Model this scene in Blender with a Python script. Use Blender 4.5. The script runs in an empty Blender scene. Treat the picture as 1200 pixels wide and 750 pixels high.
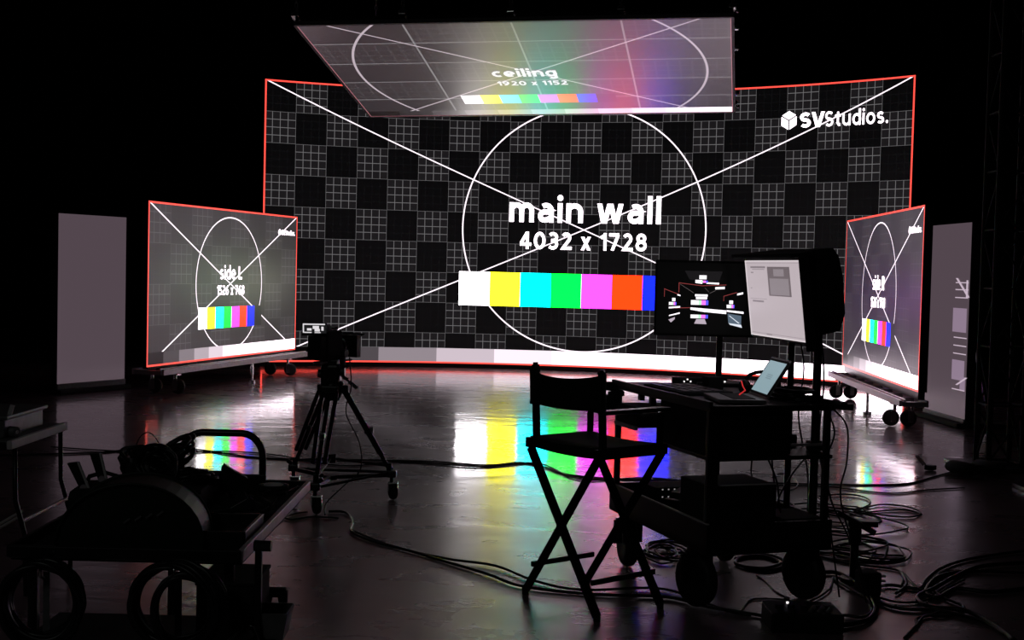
import bpy, bmesh, math, random
from mathutils import Vector, Matrix, Euler
from math import sin, cos, pi, radians as R_
random.seed(7)
scene = bpy.context.scene
COL = scene.collection

# ------------------------------------------------------------------ camera
cam_d = bpy.data.cameras.new('camera'); cam = bpy.data.objects.new('camera', cam_d); COL.objects.link(cam)
cam_d.sensor_fit = 'HORIZONTAL'; cam_d.sensor_width = 36; cam_d.lens = 43.856
cam.matrix_world = Matrix.Translation((0, 0, 1.6099)) @ Matrix.Rotation(pi/2-0.0387, 4, 'X') @ Matrix.Rotation(0.0242, 4, 'Z')
cam_d.clip_end = 200
scene.camera = cam

# ------------------------------------------------------------------ world and exposure
w = bpy.data.worlds.new('studio_dark'); scene.world = w; w.use_nodes = True
w.node_tree.nodes['Background'].inputs[0].default_value = (0.9, 0.85, 0.9, 1)
w.node_tree.nodes['Background'].inputs[1].default_value = 0.0
scene.view_settings.view_transform = 'Standard'; scene.view_settings.look = 'None'
scene.view_settings.gamma = 1; scene.view_settings.use_curve_mapping = False
scene.view_settings.exposure = 0.0

# faint fill light added high behind the camera, barely lifting the foreground gear
wl = bpy.data.lights.new('fill_light', 'AREA'); wl.shape = 'DISK'; wl.size = 1.2; wl.energy = 9; wl.color = (.93, 1, .95)
wo = bpy.data.objects.new('fill_light', wl); COL.objects.link(wo); wo.location = (-3.5, -1.5, 5.6)
wo.rotation_euler = (Vector((-.6, 5.0, .7))-wo.location).to_track_quat('-Z', 'Y').to_euler()

# ------------------------------------------------------------------ helpers
def tag(o, label=None, cat=None, group=None, kind=None):
    if label: o['label'] = label
    if cat: o['category'] = cat
    if group: o['group'] = group
    if kind: o['kind'] = kind
    return o

def thing(name, label, cat, loc=(0, 0, 0), rz=0.0, group=None, mat=None):
    o = bpy.data.objects.new(name, None); COL.objects.link(o)
    o.empty_display_size = 0.1
    if mat is not None: o.matrix_world = mat
    else:
        o.location = loc; o.rotation_euler = (0, 0, rz)
    return tag(o, label, cat, group)

class MB:
    """collects solids into one mesh"""
    def __init__(s): s.bm = bmesh.new(); s.uv = None
    def _add(s, ret, M, smooth=False):
        for v in ret: v.co = M @ v.co
    def box(s, c, d, M=None, bevel=0.0):
        g = bmesh.ops.create_cube(s.bm, size=1.0)
        for v in g['verts']: v.co = Vector((v.co.x*d[0], v.co.y*d[1], v.co.z*d[2]))
        vs = g['verts']
        if bevel > 0:
            es = list({e for v in vs for e in v.link_edges})
            r = bmesh.ops.bevel(s.bm, geom=es, offset=min(bevel, min(d)*.45), segments=2, affect='EDGES', profile=0.6)
            fs = set(r['faces']); vs = list({v for v in r['verts']})
            # collect whole island
            seen = set(vs); st = list(vs)
            while st:
                v = st.pop()
                for e in v.link_edges:
                    o = e.other_vert(v)
                    if o not in seen: seen.add(o); st.append(o)
            vs = list(seen)
        T = Matrix.Translation(c) @ (M.to_4x4() if M is not None else Matrix.Identity(4))
        for v in vs: v.co = T @ v.co
        return s
    def bar(s, p0, p1, wd, th, up=(0, 0, 1), bevel=0.0):
        p0 = Vector(p0); p1 = Vector(p1); z = (p1-p0); L = z.length; z.normalize()
        x = Vector(up).cross(z)
        if x.length < 1e-4: x = Vector((1, 0, 0)).cross(z)
        x.normalize(); y = z.cross(x)
        M = Matrix((x, y, z)).transposed()
        return s.box((p0+p1)/2, (wd, th, L), M, bevel)
    def cyl(s, p0, p1, r0, r1=None, n=16, cap=True):
        p0 = Vector(p0); p1 = Vector(p1); r1 = r0 if r1 is None else r1
        z = p1-p0; L = z.length; q = z.to_track_quat('Z', 'Y').to_matrix().to_4x4()
        g = bmesh.ops.create_cone(s.bm, cap_ends=cap, segments=n, radius1=r0, radius2=max(r1, 1e-5), depth=L)
        T = Matrix.Translation((p0+p1)/2) @ q
        for v in g['verts']: v.co = T @ v.co
        return s
    def tube(s, pts, r, n=8, closed=False, cap=True):
        pts = [Vector(p) for p in pts]; N = len(pts); rings = []
        prev = None
        for i, p in enumerate(pts):
            if closed: t = pts[(i+1) % N]-pts[i-1]
            else: t = pts[min(i+1, N-1)]-pts[max(i-1, 0)]
            if t.length < 1e-9: t = Vector((1, 0, 0))
            t.normalize()
            if prev is None:
                a = t.orthogonal().normalized()
            else:
                a = prev - t*prev.dot(t)
                a = a.normalized() if a.length > 1e-6 else t.orthogonal().normalized()
            prev = a; b = t.cross(a)
            rings.append([s.bm.verts.new(p + a*r*cos(2*pi*k/n) + b*r*sin(2*pi*k/n)) for k in range(n)])
        M = N if closed else N-1
        for i in range(M):
            A, B = rings[i], rings[(i+1) % N]
            for k in range(n):
                s.bm.faces.new((A[k], A[(k+1) % n], B[(k+1) % n], B[k])).smooth = True
        if not closed and cap:
            s.bm.faces.new(rings[0][::-1]); s.bm.faces.new(rings[-1])
        return s
    def lathe(s, prof, M=None, n=24):
        """profile of (radius, z) about z"""
        M = M or Matrix.Identity(4); rings = []
        for r, z in prof:
            if r < 1e-6: rings.append([s.bm.verts.new(M @ Vector((0, 0, z)))]*n)
            else: rings.append([s.bm.verts.new(M @ Vector((r*cos(2*pi*k/n), r*sin(2*pi*k/n), z))) for k in range(n)])
        for A, B in zip(rings, rings[1:]):
            for k in range(n):
                f = []
                for v in (A[k], A[(k+1) % n], B[(k+1) % n], B[k]):
                    if v not in f: f.append(v)
                if len(f) > 2: s.bm.faces.new(f).smooth = True
        return s
    def prism(s, poly, axis_o, ax, ay, az, depth):
        """polygon in (ax, ay) extruded along az"""
        o = Vector(axis_o); ax = Vector(ax); ay = Vector(ay); az = Vector(az)
        A = [s.bm.verts.new(o+ax*p[0]+ay*p[1]) for p in poly]
        B = [s.bm.verts.new(o+ax*p[0]+ay*p[1]+az*depth) for p in poly]
        s.bm.faces.new(A[::-1]); s.bm.faces.new(B)
        n = len(poly)
        for i in range(n): s.bm.faces.new((A[i], A[(i+1) % n], B[(i+1) % n], B[i]))
        return s
    def quad(s, a, b, c, d, uv=None):
        vs = [s.bm.verts.new(p) for p in (a, b, c, d)]
        f = s.bm.faces.new(vs)
        if uv:
            l = s.bm.loops.layers.uv.verify()
            for lp, t in zip(f.loops, uv): lp[l].uv = t
        return s
    def grid_uv(s, fn, nu, nv, W, H):
        l = s.bm.loops.layers.uv.verify()
        P = [[s.bm.verts.new(fn(W*i/nu, H*j/nv)) for j in range(nv+1)] for i in range(nu+1)]
        for i in range(nu):
            for j in range(nv):
                f = s.bm.faces.new((P[i][j], P[i+1][j], P[i+1][j+1], P[i][j+1]))
                for lp, (a, b) in zip(f.loops, ((i, j), (i+1, j), (i+1, j+1), (i, j+1))):
                    lp[l].uv = (W*a/nu, H*b/nv)
        return s
    def build(s, name, mat, parent=None, keepn=False):
        me = bpy.data.meshes.new(name)
        if not keepn: bmesh.ops.recalc_face_normals(s.bm, faces=s.bm.faces)
        s.bm.to_mesh(me); s.bm.free()
        me.materials.append(mat)
        o = bpy.data.objects.new(name, me); COL.objects.link(o)
        if parent is not None: o.parent = parent
        return o

def copy_tree(o, parent=None):
    c = o.copy(); COL.objects.link(c)
    if parent is not None: c.parent = parent
    for ch in list(o.children): copy_tree(ch, c)
    return c

def smooth_path(pts, k=6, closed=False):
    pts = [Vector(p) for p in pts]; out = []; n = len(pts)
    rng = n if closed else n-1
    for i in range(rng):
        if closed: p0, p1, p2, p3 = pts[i-1], pts[i], pts[(i+1) % n], pts[(i+2) % n]
        else: p0, p1, p2, p3 = pts[max(i-1, 0)], pts[i], pts[i+1], pts[min(i+2, n-1)]
        for j in range(k):
            t = j/k
            out.append(.5*((2*p1)+(p2-p0)*t+(2*p0-5*p1+4*p2-p3)*t*t+(3*p1-p0-3*p2+p3)*t**3))
    if not closed: out.append(pts[-1])
    return out

# ------------------------------------------------------------------ materials
def mat(name, col, rough=.5, metal=0.0, spec=.5, noise=0.0, scale=20.0, bump=0.0, emit=None, estr=0.0):
    m = bpy.data.materials.new(name); m.use_nodes = True; t = m.node_tree; p = t.nodes['Principled BSDF']
    p.inputs['Base Color'].default_value = (*col, 1); p.inputs['Roughness'].default_value = rough
    p.inputs['Metallic'].default_value = metal; p.inputs['Specular IOR Level'].default_value = spec
    tc = t.nodes.new('ShaderNodeTexCoord'); nz = t.nodes.new('ShaderNodeTexNoise'); nz.inputs['Scale'].default_value = scale
    t.links.new(tc.outputs['Object'], nz.inputs['Vector'])
    if noise:
        r = t.nodes.new('ShaderNodeValToRGB'); r.color_ramp.elements[0].position = .3; r.color_ramp.elements[1].position = .7
        r.color_ramp.elements[0].color = (*[c*(1-noise) for c in col], 1); r.color_ramp.elements[1].color = (*[c*(1+noise) for c in col], 1)
        t.links.new(nz.outputs['Fac'], r.inputs['Fac']); t.links.new(r.outputs['Color'], p.inputs['Base Color'])
    if bump:
        b = t.nodes.new('ShaderNodeBump'); b.inputs['Strength'].default_value = bump; b.inputs['Distance'].default_value = .002
        t.links.new(nz.outputs['Fac'], b.inputs['Height']); t.links.new(b.outputs['Normal'], p.inputs['Normal'])
    if emit:
        p.inputs['Emission Color'].default_value = (*emit, 1); p.inputs['Emission Strength'].default_value = estr
    return m

M_black = mat('black_powder_coat', (.014, .014, .015), .34, noise=.2, bump=.2, scale=90)
M_matte = mat('matte_black', (.010, .010, .011), .8, noise=.3, scale=30)
M_cloth = mat('black_canvas', (.012, .014, .013), .85, noise=.25, scale=200, bump=.6)
M_wood = mat('black_stained_wood', (.012, .011, .011), .26, noise=.3, scale=40, bump=.1)
M_rubber = mat('black_rubber', (.012, .012, .012), .6, noise=.3, scale=60, bump=.4)
M_cable = mat('black_cable_jacket', (.012, .012, .013), .38, noise=.2, scale=50)
M_steel = mat('grey_steel', (.62, .52, .58), .45, metal=.25, noise=.12, scale=30)
M_chrome = mat('bright_steel', (.7, .7, .7), .2, metal=1.0, noise=.05, scale=20)
M_alu = mat('dull_aluminium', (.36, .34, .36), .5, metal=.5, noise=.15, scale=40)
M_drape = mat('black_drape', (.006, .006, .006), .9, noise=.4, scale=3, bump=.3)
M_plastic = mat('dark_plastic', (.02, .02, .021), .35, noise=.15, scale=30)
M_green = mat('dark_green_black_plastic', (.008, .016, .010), .55, noise=.2, scale=40)
M_white = mat('off_white_plastic', (.8, .74, .76), .5, noise=.06, scale=15)
M_grey = mat('mid_grey_plastic', (.16, .16, .165), .45, noise=.15, scale=25)
M_red = mat('red_tape', (.5, .02, .03), .5, noise=.1, scale=20)
M_letter = mat('lit_white_lettering', (.02, .02, .02), .4, emit=(1, .86, .94), estr=4.0)
M_letter_dim = mat('dim_lit_lettering', (.02, .02, .02), .4, emit=(1, .97, .98), estr=1.1)
M_redled = mat('red_indicator', (.1, .0, .0), .4, emit=(1, .05, .05), estr=.5)
M_led = mat('tiny_white_indicator', (.1, .1, .1), .4, emit=(1, .95, .95), estr=1.2)
M_led_dim = mat('faint_indicator', (.1, .1, .1), .4, emit=(1, .95, .95), estr=.25)

def floor_material():
    m = bpy.data.materials.new('polished_concrete'); m.use_nodes = True; t = m.node_tree; p = t.nodes['Principled BSDF']
    L = t.links.new
    tc = t.nodes.new('ShaderNodeTexCoord')
    def noise(scale, sx, sy, detail=4, dist=0.0, rough=.55):
        mp = t.nodes.new('ShaderNodeMapping'); mp.inputs['Scale'].default_value = (sx, sy, 1)
        n = t.nodes.new('ShaderNodeTexNoise'); n.inputs['Scale'].default_value = scale; n.inputs['Detail'].default_value = detail
        n.inputs['Roughness'].default_value = rough; n.inputs['Distortion'].default_value = dist
        L(tc.outputs['Object'], mp.inputs['Vector']); L(mp.outputs['Vector'], n.inputs['Vector']); return n.outputs['Fac']
    c = noise(1.2, 1, 1, 8, .6); r = t.nodes.new('ShaderNodeValToRGB')
    r.color_ramp.elements[0].position = .3; r.color_ramp.elements[1].position = .72
    r.color_ramp.elements[0].color = FLOOR_A; r.color_ramp.elements[1].color = FLOOR_B
    L(c, r.inputs['Fac']); L(r.outputs['Color'], p.inputs['Base Color'])
    g = noise(3.0, .7, 1, 6, .4); mr = t.nodes.new('ShaderNodeMapRange')
    mr.inputs['From Min'].default_value = .3; mr.inputs['From Max'].default_value = .7
    mr.inputs['To Min'].default_value = FLOOR_R0; mr.inputs['To Max'].default_value = FLOOR_R1
    L(g, mr.inputs['Value']); L(mr.outputs['Result'], p.inputs['Roughness'])
    # the stage area is kept polished, the working area in front is duller
    sx = t.nodes.new('ShaderNodeSeparateXYZ'); L(tc.outputs['Object'], sx.inputs[0])
    wob = noise(.8, 1, 1, 3, 0); ad = t.nodes.new('ShaderNodeMath'); ad.operation = 'MULTIPLY_ADD'; ad.inputs[1].default_value = .8; L(wob, ad.inputs[0]); L(sx.outputs[1], ad.inputs[2])
    mr2 = t.nodes.new('ShaderNodeMapRange'); mr2.interpolation_type = 'SMOOTHSTEP'
    for k_, v_ in (('From Min', FLOOR_Y0), ('From Max', FLOOR_Y1), ('To Min', .22), ('To Max', .055)): mr2.inputs[k_].default_value = v_
    L(ad.outputs[0], mr2.inputs['Value']); L(mr2.outputs['Result'], p.inputs['Coat Roughness'])
    p.inputs['Specular IOR Level'].default_value = 1.0; p.inputs['Coat Weight'].default_value = FLOOR_COAT; p.inputs['Coat IOR'].default_value = 1.55
    b1 = noise(1.6, .55, 1.0, 3, .3); b2 = noise(4.5, .55, 1, 6, .3, .6); b3 = noise(60, 1, 1, 3, 0)
    def bump(h, dist, prev=None):
        b = t.nodes.new('ShaderNodeBump'); b.inputs['Strength'].default_value = 1.0; b.inputs['Distance'].default_value = dist
        L(h, b.inputs['Height'])
        if prev: L(prev, b.inputs['Normal'])
        return b.outputs['Normal']
    n = bump(b1, FLOOR_B1); n = bump(b2, FLOOR_B2, n); n = bump(b3, FLOOR_B3, n)
    L(n, p.inputs['Normal']); L(n, p.inputs['Coat Normal'])
    return m
FLOOR_A = (.25, .165, .19, 1); FLOOR_B = (.38, .255, .29, 1)
FLOOR_R0, FLOOR_R1 = .24, .34
FLOOR_COAT = 1.0; FLOOR_Y0, FLOOR_Y1 = 9.5, 10.5
FLOOR_B1, FLOOR_B2, FLOOR_B3 = .0030, .0034, .00012
M_floor = floor_material()

class NT:
    def __init__(s, m): s.t = m.node_tree; s.L = s.t.links.new
    def m(s, op, a, b=None, c=None):
        n = s.t.nodes.new('ShaderNodeMath'); n.operation = op
        for i, x in enumerate((a, b, c)):
            if x is None: continue
            if isinstance(x, (int, float)): n.inputs[i].default_value = x
            else: s.L(x, n.inputs[i])
        return n.outputs[0]
    def near(s, x, c, hw): return s.m('COMPARE', x, c, hw)
    def inside(s, x, a, b): return s.m('COMPARE', x, (a+b)/2, abs(b-a)/2)
    def band(s, x, n, hw):          # lines at every 1/n
        f = s.m('FRACT', s.m('ADD', s.m('MULTIPLY', x, n), .5)); return s.m('COMPARE', f, .5, hw*n)
    def mix(s, f, a, b):
        n = s.t.nodes.new('ShaderNodeMix'); n.data_type = 'RGBA'; n.clamp_result = False; n.clamp_factor = True
        for i, x in ((0, f), (6, a), (7, b)):
            if isinstance(x, tuple): n.inputs[i].default_value = (*x[:3], 1)
            elif isinstance(x, (int, float)): n.inputs[i].default_value = x
            else: s.L(x, n.inputs[i])
        return n.outputs[2]

BARC = [(1, .93, .97), (1, .9, .009), (0, .9, 1), (0, .75, .02), (.6, .02, .6), (1, .014, .001), (.002, .006, .7), (.004, .0035, .0038)]
TINT = (1, .84, .94)
def screen_material(name, W, H, par, sub, base, line, dark, dline, cr, diag, bars, ramp_h, steps, lw, border, gain, rough=.3, bold=None, hx=1.0, cv=None, rgain=None, spec=.5, ior=1.5):
    """LED picture in cell units: u 0..W from the left, v 0..H from the top"""
    m = bpy.data.materials.new(name); m.use_nodes = True; p = m.node_tree.nodes['Principled BSDF']; n = NT(m)
    uvn = m.node_tree.nodes.new('ShaderNodeUVMap'); sp = m.node_tree.nodes.new('ShaderNodeSeparateXYZ'); n.L(uvn.outputs[0], sp.inputs[0])
    u = sp.outputs[0]; v = n.m('SUBTRACT', H, sp.outputs[1])
    cu = W/2; cvv = H/2 if cv is None else cv
    uc = n.m('DIVIDE', u, hx[0] if isinstance(hx, tuple) else 1.0); vc = n.m('DIVIDE', v, hx[1] if isinstance(hx, tuple) else 1.0)
    par_ = n.m('FLOORED_MODULO', n.m('ADD', n.m('ADD', n.m('FLOOR', uc), n.m('FLOOR', vc)), par), 2)
    par_ = n.m('COMPARE', par_, 1, .1)
    g = n.m('MAXIMUM', n.band(u, sub[0], lw*.5), n.band(v, sub[1], lw*.5))
    c_grid = n.mix(g, base, line); c_dark = n.mix(g, dark, dline)
    c = n.mix(par_, c_dark, c_grid)
    if bold:
        for x in bold[0]: c = n.mix(n.near(u, x, bold[3]), c, bold[2])
        for y in bold[1]: c = n.mix(n.near(v, y, bold[3]*.8), c, bold[2])
    du = n.m('SUBTRACT', u, cu); dv = n.m('SUBTRACT', v, cvv)
    s = diag[0]; k = math.sqrt(1+s*s)
    d1 = n.near(n.m('SUBTRACT', dv, n.m('MULTIPLY', du, s)), 0, diag[1]*k)
    d2 = n.near(n.m('ADD', dv, n.m('MULTIPLY', du, s)), 0, diag[1]*k)
    rr = n.m('SQRT', n.m('ADD', n.m('MULTIPLY', du, du), n.m('MULTIPLY', dv, dv)))
    ci = n.near(rr, cr[0], cr[1])
    c = n.mix(n.m('MAXIMUM', n.m('MAXIMUM', d1, d2), ci), c, tuple(x*diag[2] for x in TINT))
    # colour bars
    u0, u1, v0, v1 = bars
    f = n.m('DIVIDE', n.m('SUBTRACT', u, u0), u1-u0)
    r = m.node_tree.nodes.new('ShaderNodeValToRGB'); r.color_ramp.interpolation = 'CONSTANT'; e = r.color_ramp.elements
    while len(e) < 8: e.new(.5)
    for i in range(8): e[i].position = i/8; e[i].color = (*BARC[i], 1)
    n.L(f, r.inputs['Fac'])
    vm = m.node_tree.nodes.new('ShaderNodeVectorMath'); vm.operation = 'SCALE'; vm.inputs['Scale'].default_value = gain
    n.L(r.outputs['Color'], vm.inputs[0])
    c = n.mix(n.m('MULTIPLY', n.inside(u, u0, u1), n.inside(v, v0, v1)), c, vm.outputs[0])
    # grey ramp along the bottom
    st = n.m('DIVIDE', n.m('FLOOR', n.m('MULTIPLY', u, steps/W)), steps-1)
    st = n.m('MULTIPLY', n.m('POWER', st, 1.9), rgain or gain)
    vt = m.node_tree.nodes.new('ShaderNodeVectorMath'); vt.operation = 'SCALE'; vt.inputs[0].default_value = TINT; n.L(st, vt.inputs['Scale'])
    c = n.mix(n.m('COMPARE', v, H-ramp_h/2, ramp_h/2), c, vt.outputs[0])
    if border:
        bw = border[0]
        e_ = n.m('MAXIMUM', n.m('MAXIMUM', n.m('LESS_THAN', u, bw), n.m('GREATER_THAN', u, W-bw)),
                 n.m('MAXIMUM', n.m('LESS_THAN', v, bw), n.m('GREATER_THAN', v, H-bw)))
        c = n.mix(e_, c, border[1])
    p.inputs['Specular IOR Level'].default_value = spec; p.inputs['IOR'].default_value = ior
    n.L(c, p.inputs['Emission Color']); p.inputs['Emission Strength'].default_value = 1.0
    p.inputs['Base Color'].default_value = (.018, .018, .02, 1); p.inputs['Roughness'].default_value = rough
    return m

# ------------------------------------------------------------------ lettering
def arc(cx, cy, rx, ry, a0, a1, n=14):
    return [(cx+rx*cos(R_(a0+(a1-a0)*i/n)), cy+ry*sin(R_(a0+(a1-a0)*i/n))) for i in range(n+1)]
def S_(h, w, k):                               # the letter s at height h, width w
    r = (h-k)/4; x = w/2
    return [arc(x, h-k/2-r, w/2-k/2, r, 35, 180)+arc(x, h-k/2-r, w/2-k/2, r, 180, 250)[1:]+arc(x, k/2+r, w/2-k/2, r, 70, 0)+arc(x, k/2+r, w/2-k/2, r, 0, -145)[1:]]
def glyph(c, k):
    """centre lines of one character for stroke weight k, humanist sans proportions, baseline 0"""
    e = k/2; X, A, D = .545, .765, .715
    if c == 'i': return [[(e, 0), (e, X)]], [(e, .69, k*.62)], k
    if c == 'l': return [[(e, 0), (e, A)]], [], k
    if c == '.': return [], [(k*.6, k*.6, k*.6)], k*1.2
    if c == 'n': return [[(e, 0), (e, X)], [(e, X*.5)]+arc(.245, X-e-.165, .245-e, .165, 165, 0)+[(.49-e, 0)]], [], .49
    if c == 'm': return [[(e, 0), (e, X)], [(e, X*.5)]+arc(.215, X-e-.16, .215-e, .16, 165, 0)+[(.43-e, 0)], [(.43-e, X*.5)]+arc(.215+.43-k, X-e-.16, .215-e, .16, 165, 0)+[(.86-k-e, 0)]], [], .86-k
    if c == 'u': return [[(.49-e, X), (.49-e, 0)], [(e, X)]+arc(.245, e+.165, .245-e, .165, 180, 345)+[(.49-e, X*.5)]], [], .49
    if c == 'a': return [[(.46-e, 0), (.46-e, X-e-.15)]+arc(.46-e-.16, X-e-.15, .16, .15, 0, 125), [(.46-e, .30), (.26, .295)]+arc(.20, .18, .20-e, .115, 90, 270)+[(.28, .08), (.46-e, .15)]], [], .46
    if c == 'w': return [[(e*1.1, X+.05), (.225, -.05)], [(.225, -.05), (.40, X+.05)], [(.40, X+.05), (.575, -.05)], [(.575, -.05), (.80-e*1.1, X+.05)]], [], .80
    if c == 'x': return [[(e*1.1, -.05), (.50-e*1.1, X+.05)], [(e*1.1, X+.05), (.50-e*1.1, -.05)]], [], .50
    if c == 'o': return [arc(.27, X/2, .27-e, X/2-e, 0, 360, 26)], [], .54
    if c == 'c': return [arc(.27, X/2, .27-e, X/2-e, 55, 305, 20)], [], .44
    if c == 'e': return [[(.06, X/2-.01), (.5-e, X/2-.01)], arc(.26, X/2, .26-e, X/2-e, -5, 312, 22)], [], .51
    if c == 'd': return [arc(.26, X/2, .26-e, X/2-e, 0, 360, 24), [(.50-e, 0), (.50-e, A)]], [], .50
    if c == 'g': return [arc(.26, X/2, .26-e, X/2-e, 0, 360, 24), [(.50-e, X), (.50-e, -.06)]+arc(.28, -.06, .22-e, .12, 0, -150)], [], .50
    if c == 's': return S_(X, .42, k), [], .42
    if c == 'S': return S_(D, .49, k), [], .49
    if c == 'V': return [[(e*1.1, D+.05), (.31, -.05)], [(.31, -.05), (.62-e*1.1, D+.05)]], [], .62
    if c == 't': return [[(.17, .67), (.17, .17)]+arc(.17+.12, .17, .12, .17-e, 180, 285), [(0, X-e), (.34, X-e)]], [], .34
    if c == 'L': return [[(e, D), (e, e), (.42, e)]], [], .42
    if c == 'R': return [[(e, 0), (e, D-e), (.25, D-e)]+arc(.27, D-e-.155, .17, .155, 90, -90)+[(e, D-e-.31)], [(.27, .33), (.50-e, 0)]], [], .50
    if c == '0': return [arc(.265, D/2, .265-e, D/2-e, 0, 360, 28)], [], .53
    if c == '1': return [[(.30-e, 0), (.30-e, D)], [(.30-e, D-e*1.3), (.04, .52)]], [], .30
    if c == '2': return [arc(.24, D-e-.16, .225-e, .16, 150, -25)+[(.10, e), (.50, e)], [(e*.8, e), (.2, e)]], [], .50
    if c == '3': return [arc(.23, D-e-.14, .225-e*.9, .14, 145, -90)+[(.15, D-e-.28)], [(.15, D-e-.28)]+arc(.22, e+.15, .25-e, .15, 90, -145)], [], .48
    if c == '4': return [[(.41-e, 0), (.41-e, D)], [(.41-e*1.1, D-.02), (.06, .24)], [(.01, .20), (.53, .20)]], [], .53
    if c == '5': return [[(.45, D-e), (.12, D-e), (.10, .40)]+arc(.22, e+.165, .25-e, .165, 105, -145)], [], .47
    if c == '6': return [arc(.265, e+.165, .25-e, .165, 0, 360, 22), arc(.265+.18, e+.15, .43-e, D-k-.15, 92, 180)], [], .52
    if c == '7': return [[(.0, D-e), (.46, D-e)], [(.42, D-e), (.15, 0)]], [], .48
    if c == '8': return [arc(.26, D-e-.135, .215-e*.9, .135, 0, 360, 22), arc(.26, e+.155, .25-e, .155, 0, 360, 22)], [], .52
    if c == '9': return [[(.52-x, D-y) for x, y in q] for q in glyph('6', k)[0]], [], .52
    return [], [], .22
_fc = {}
TOP = {'w': .545, 'x': .545, 'V': .715, '7': .715, '4': .715, '1': .715}
def letters(s, k=.15):
    if (s, k) in _fc: return _fc[(s, k)]
    vs, fs = [], []; x = 0
    for c in s:
        st, dots, wd = glyph(c, k)
        for q in st:
            P = [Vector(p) for p in q]; n = len(P); cl = (P[0]-P[-1]).length < 1e-4
            b = len(vs)
            for i in range(n):
                d0 = (P[i]-P[i-1]) if i else ((P[i]-P[-2]) if cl else P[1]-P[0])
                d1 = (P[i+1]-P[i]) if i < n-1 else ((P[1]-P[0]) if cl else P[i]-P[i-1])
                d0.normalize(); d1.normalize(); t = d0+d1
                t = t.normalized() if t.length > 1e-5 else d0
                m_ = min(2.2, 1/max(.3, t.dot(d0))); o = Vector((-t.y, t.x))*k/2*m_
                for sg in (1, -1):
                    v = P[i]+o*sg
                    if c in TOP:            # cut slanted ends flush with the base and top lines
                        dd = d0 if i else d1
                        for lim, out in ((0, v.y < 0), (TOP[c], v.y > TOP[c])):
                            if out: v = v+dd*((lim-v.y)/dd.y) if abs(dd.y) > .2 else Vector((v.x, lim))
                    vs.append((x+v.x, v.y))
                if i: fs.append((b+2*i-2, b+2*i-1, b+2*i+1, b+2*i))
        for cx, cy, r in dots:
            b = len(vs); vs += [(x+cx+r*cos(j*pi/8), cy+r*sin(j*pi/8)) for j in range(16)]; fs.append(tuple(range(b, b+16)))
        x += wd+(.12 if k < .14 else .085)-(.07 if s == 'SV' else 0)
        if c == ' ': x -= .06
    _fc[(s, k)] = (vs, fs); return _fc[(s, k)]

def lettering(name, s, fn, x0, x1, y0, y1, m, parent, bold=.15):
    """fit the words into the box x0..x1, y0..y1 (screen units) and place each vertex with fn(x, y)"""
    vs, fs = letters(s, bold)
    ax = min(v[0] for v in vs); bx = max(v[0] for v in vs); ay = min(v[1] for v in vs); by = max(v[1] for v in vs)
    me = bpy.data.meshes.new(name)
    me.from_pydata([fn(x0+(v[0]-ax)/(bx-ax)*(x1-x0), y0+(v[1]-ay)/(by-ay)*(y1-y0)) for v in vs], [], fs)
    me.materials.append(m); o = bpy.data.objects.new(name, me); COL.objects.link(o); o.parent = parent
    return o

# ================================================================== SETTING
def struct(name, mb, m): return tag(mb.build(name, m), kind='structure')
struct('floor', MB().box((0, 11, -.05), (20, 30, .1)), M_floor)
struct('ceiling', MB().box((0, 11, 7.55), (20, 30, .1)), M_matte)
def drape_wall(name, a, b):
    """black studio wall drape hung in folds"""
    a = Vector(a); b = Vector(b); d = (b-a); L = d.length; d.normalize(); nrm = Vector((-d.y, d.x))
    mb = MB(); k = int(L/.12); P = []
    for i in range(k+1):
        t = i/k*L; off = .05*sin(t*2*pi/.42)+.02*sin(t*2*pi/1.1)
        q = a+d*t+nrm*off; P.append((mb.bm.verts.new((q.x, q.y, 0)), mb.bm.verts.new((q.x, q.y, 7.5))))
    for p, q in zip(P, P[1:]): mb.bm.faces.new((p[0], q[0], q[1], p[1])).smooth = True
    struct(name, mb, M_drape)
drape_wall('wall_back', (-9.8, 25.8), (9.8, 25.8))
drape_wall('wall_left', (-9.8, -3.8), (-9.8, 25.8))
drape_wall('wall_right', (9.8, 25.8), (9.8, -3.8))
drape_wall('wall_front', (9.8, -3.8), (-9.8, -3.8))

# ================================================================== MAIN CURVED LED WALL
RAD = 8.7997; PLINTH = .07
wall = thing('curved_led_wall', 'huge curved LED wall showing a dark checker test pattern with main wall lettering', 'screen', (1.1402, 20.4612, 0), -.191)
def wp(u, z, off=0.0):                       # u metres along the arc from the centre, z above floor, off > 0 towards the stage
    a = u/RAD; r = RAD-off
    return Vector((r*sin(a), -RAD+r*cos(a), z))
M_main = screen_material('main_wall_picture', 21, 9, 0, (4, 4), (.010, .009, .010), (.155, .15, .155), (.0016, .0016, .0018), (.0045, .0045, .005), (4.0, .021), (9/21, .018, 1.6),
                         (6.42, 14.5, 5.95, 7.06), .5, 11, .019, (.05, (1.6, .11, .08)), 6.3, rough=.45)
MB().grid_uv(lambda a, b: wp((a-10.5)*.5, PLINTH+b*.5), 84, 9, 21, 9).build('screen', M_main, wall, keepn=True)
mb = MB(); N = 42
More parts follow.
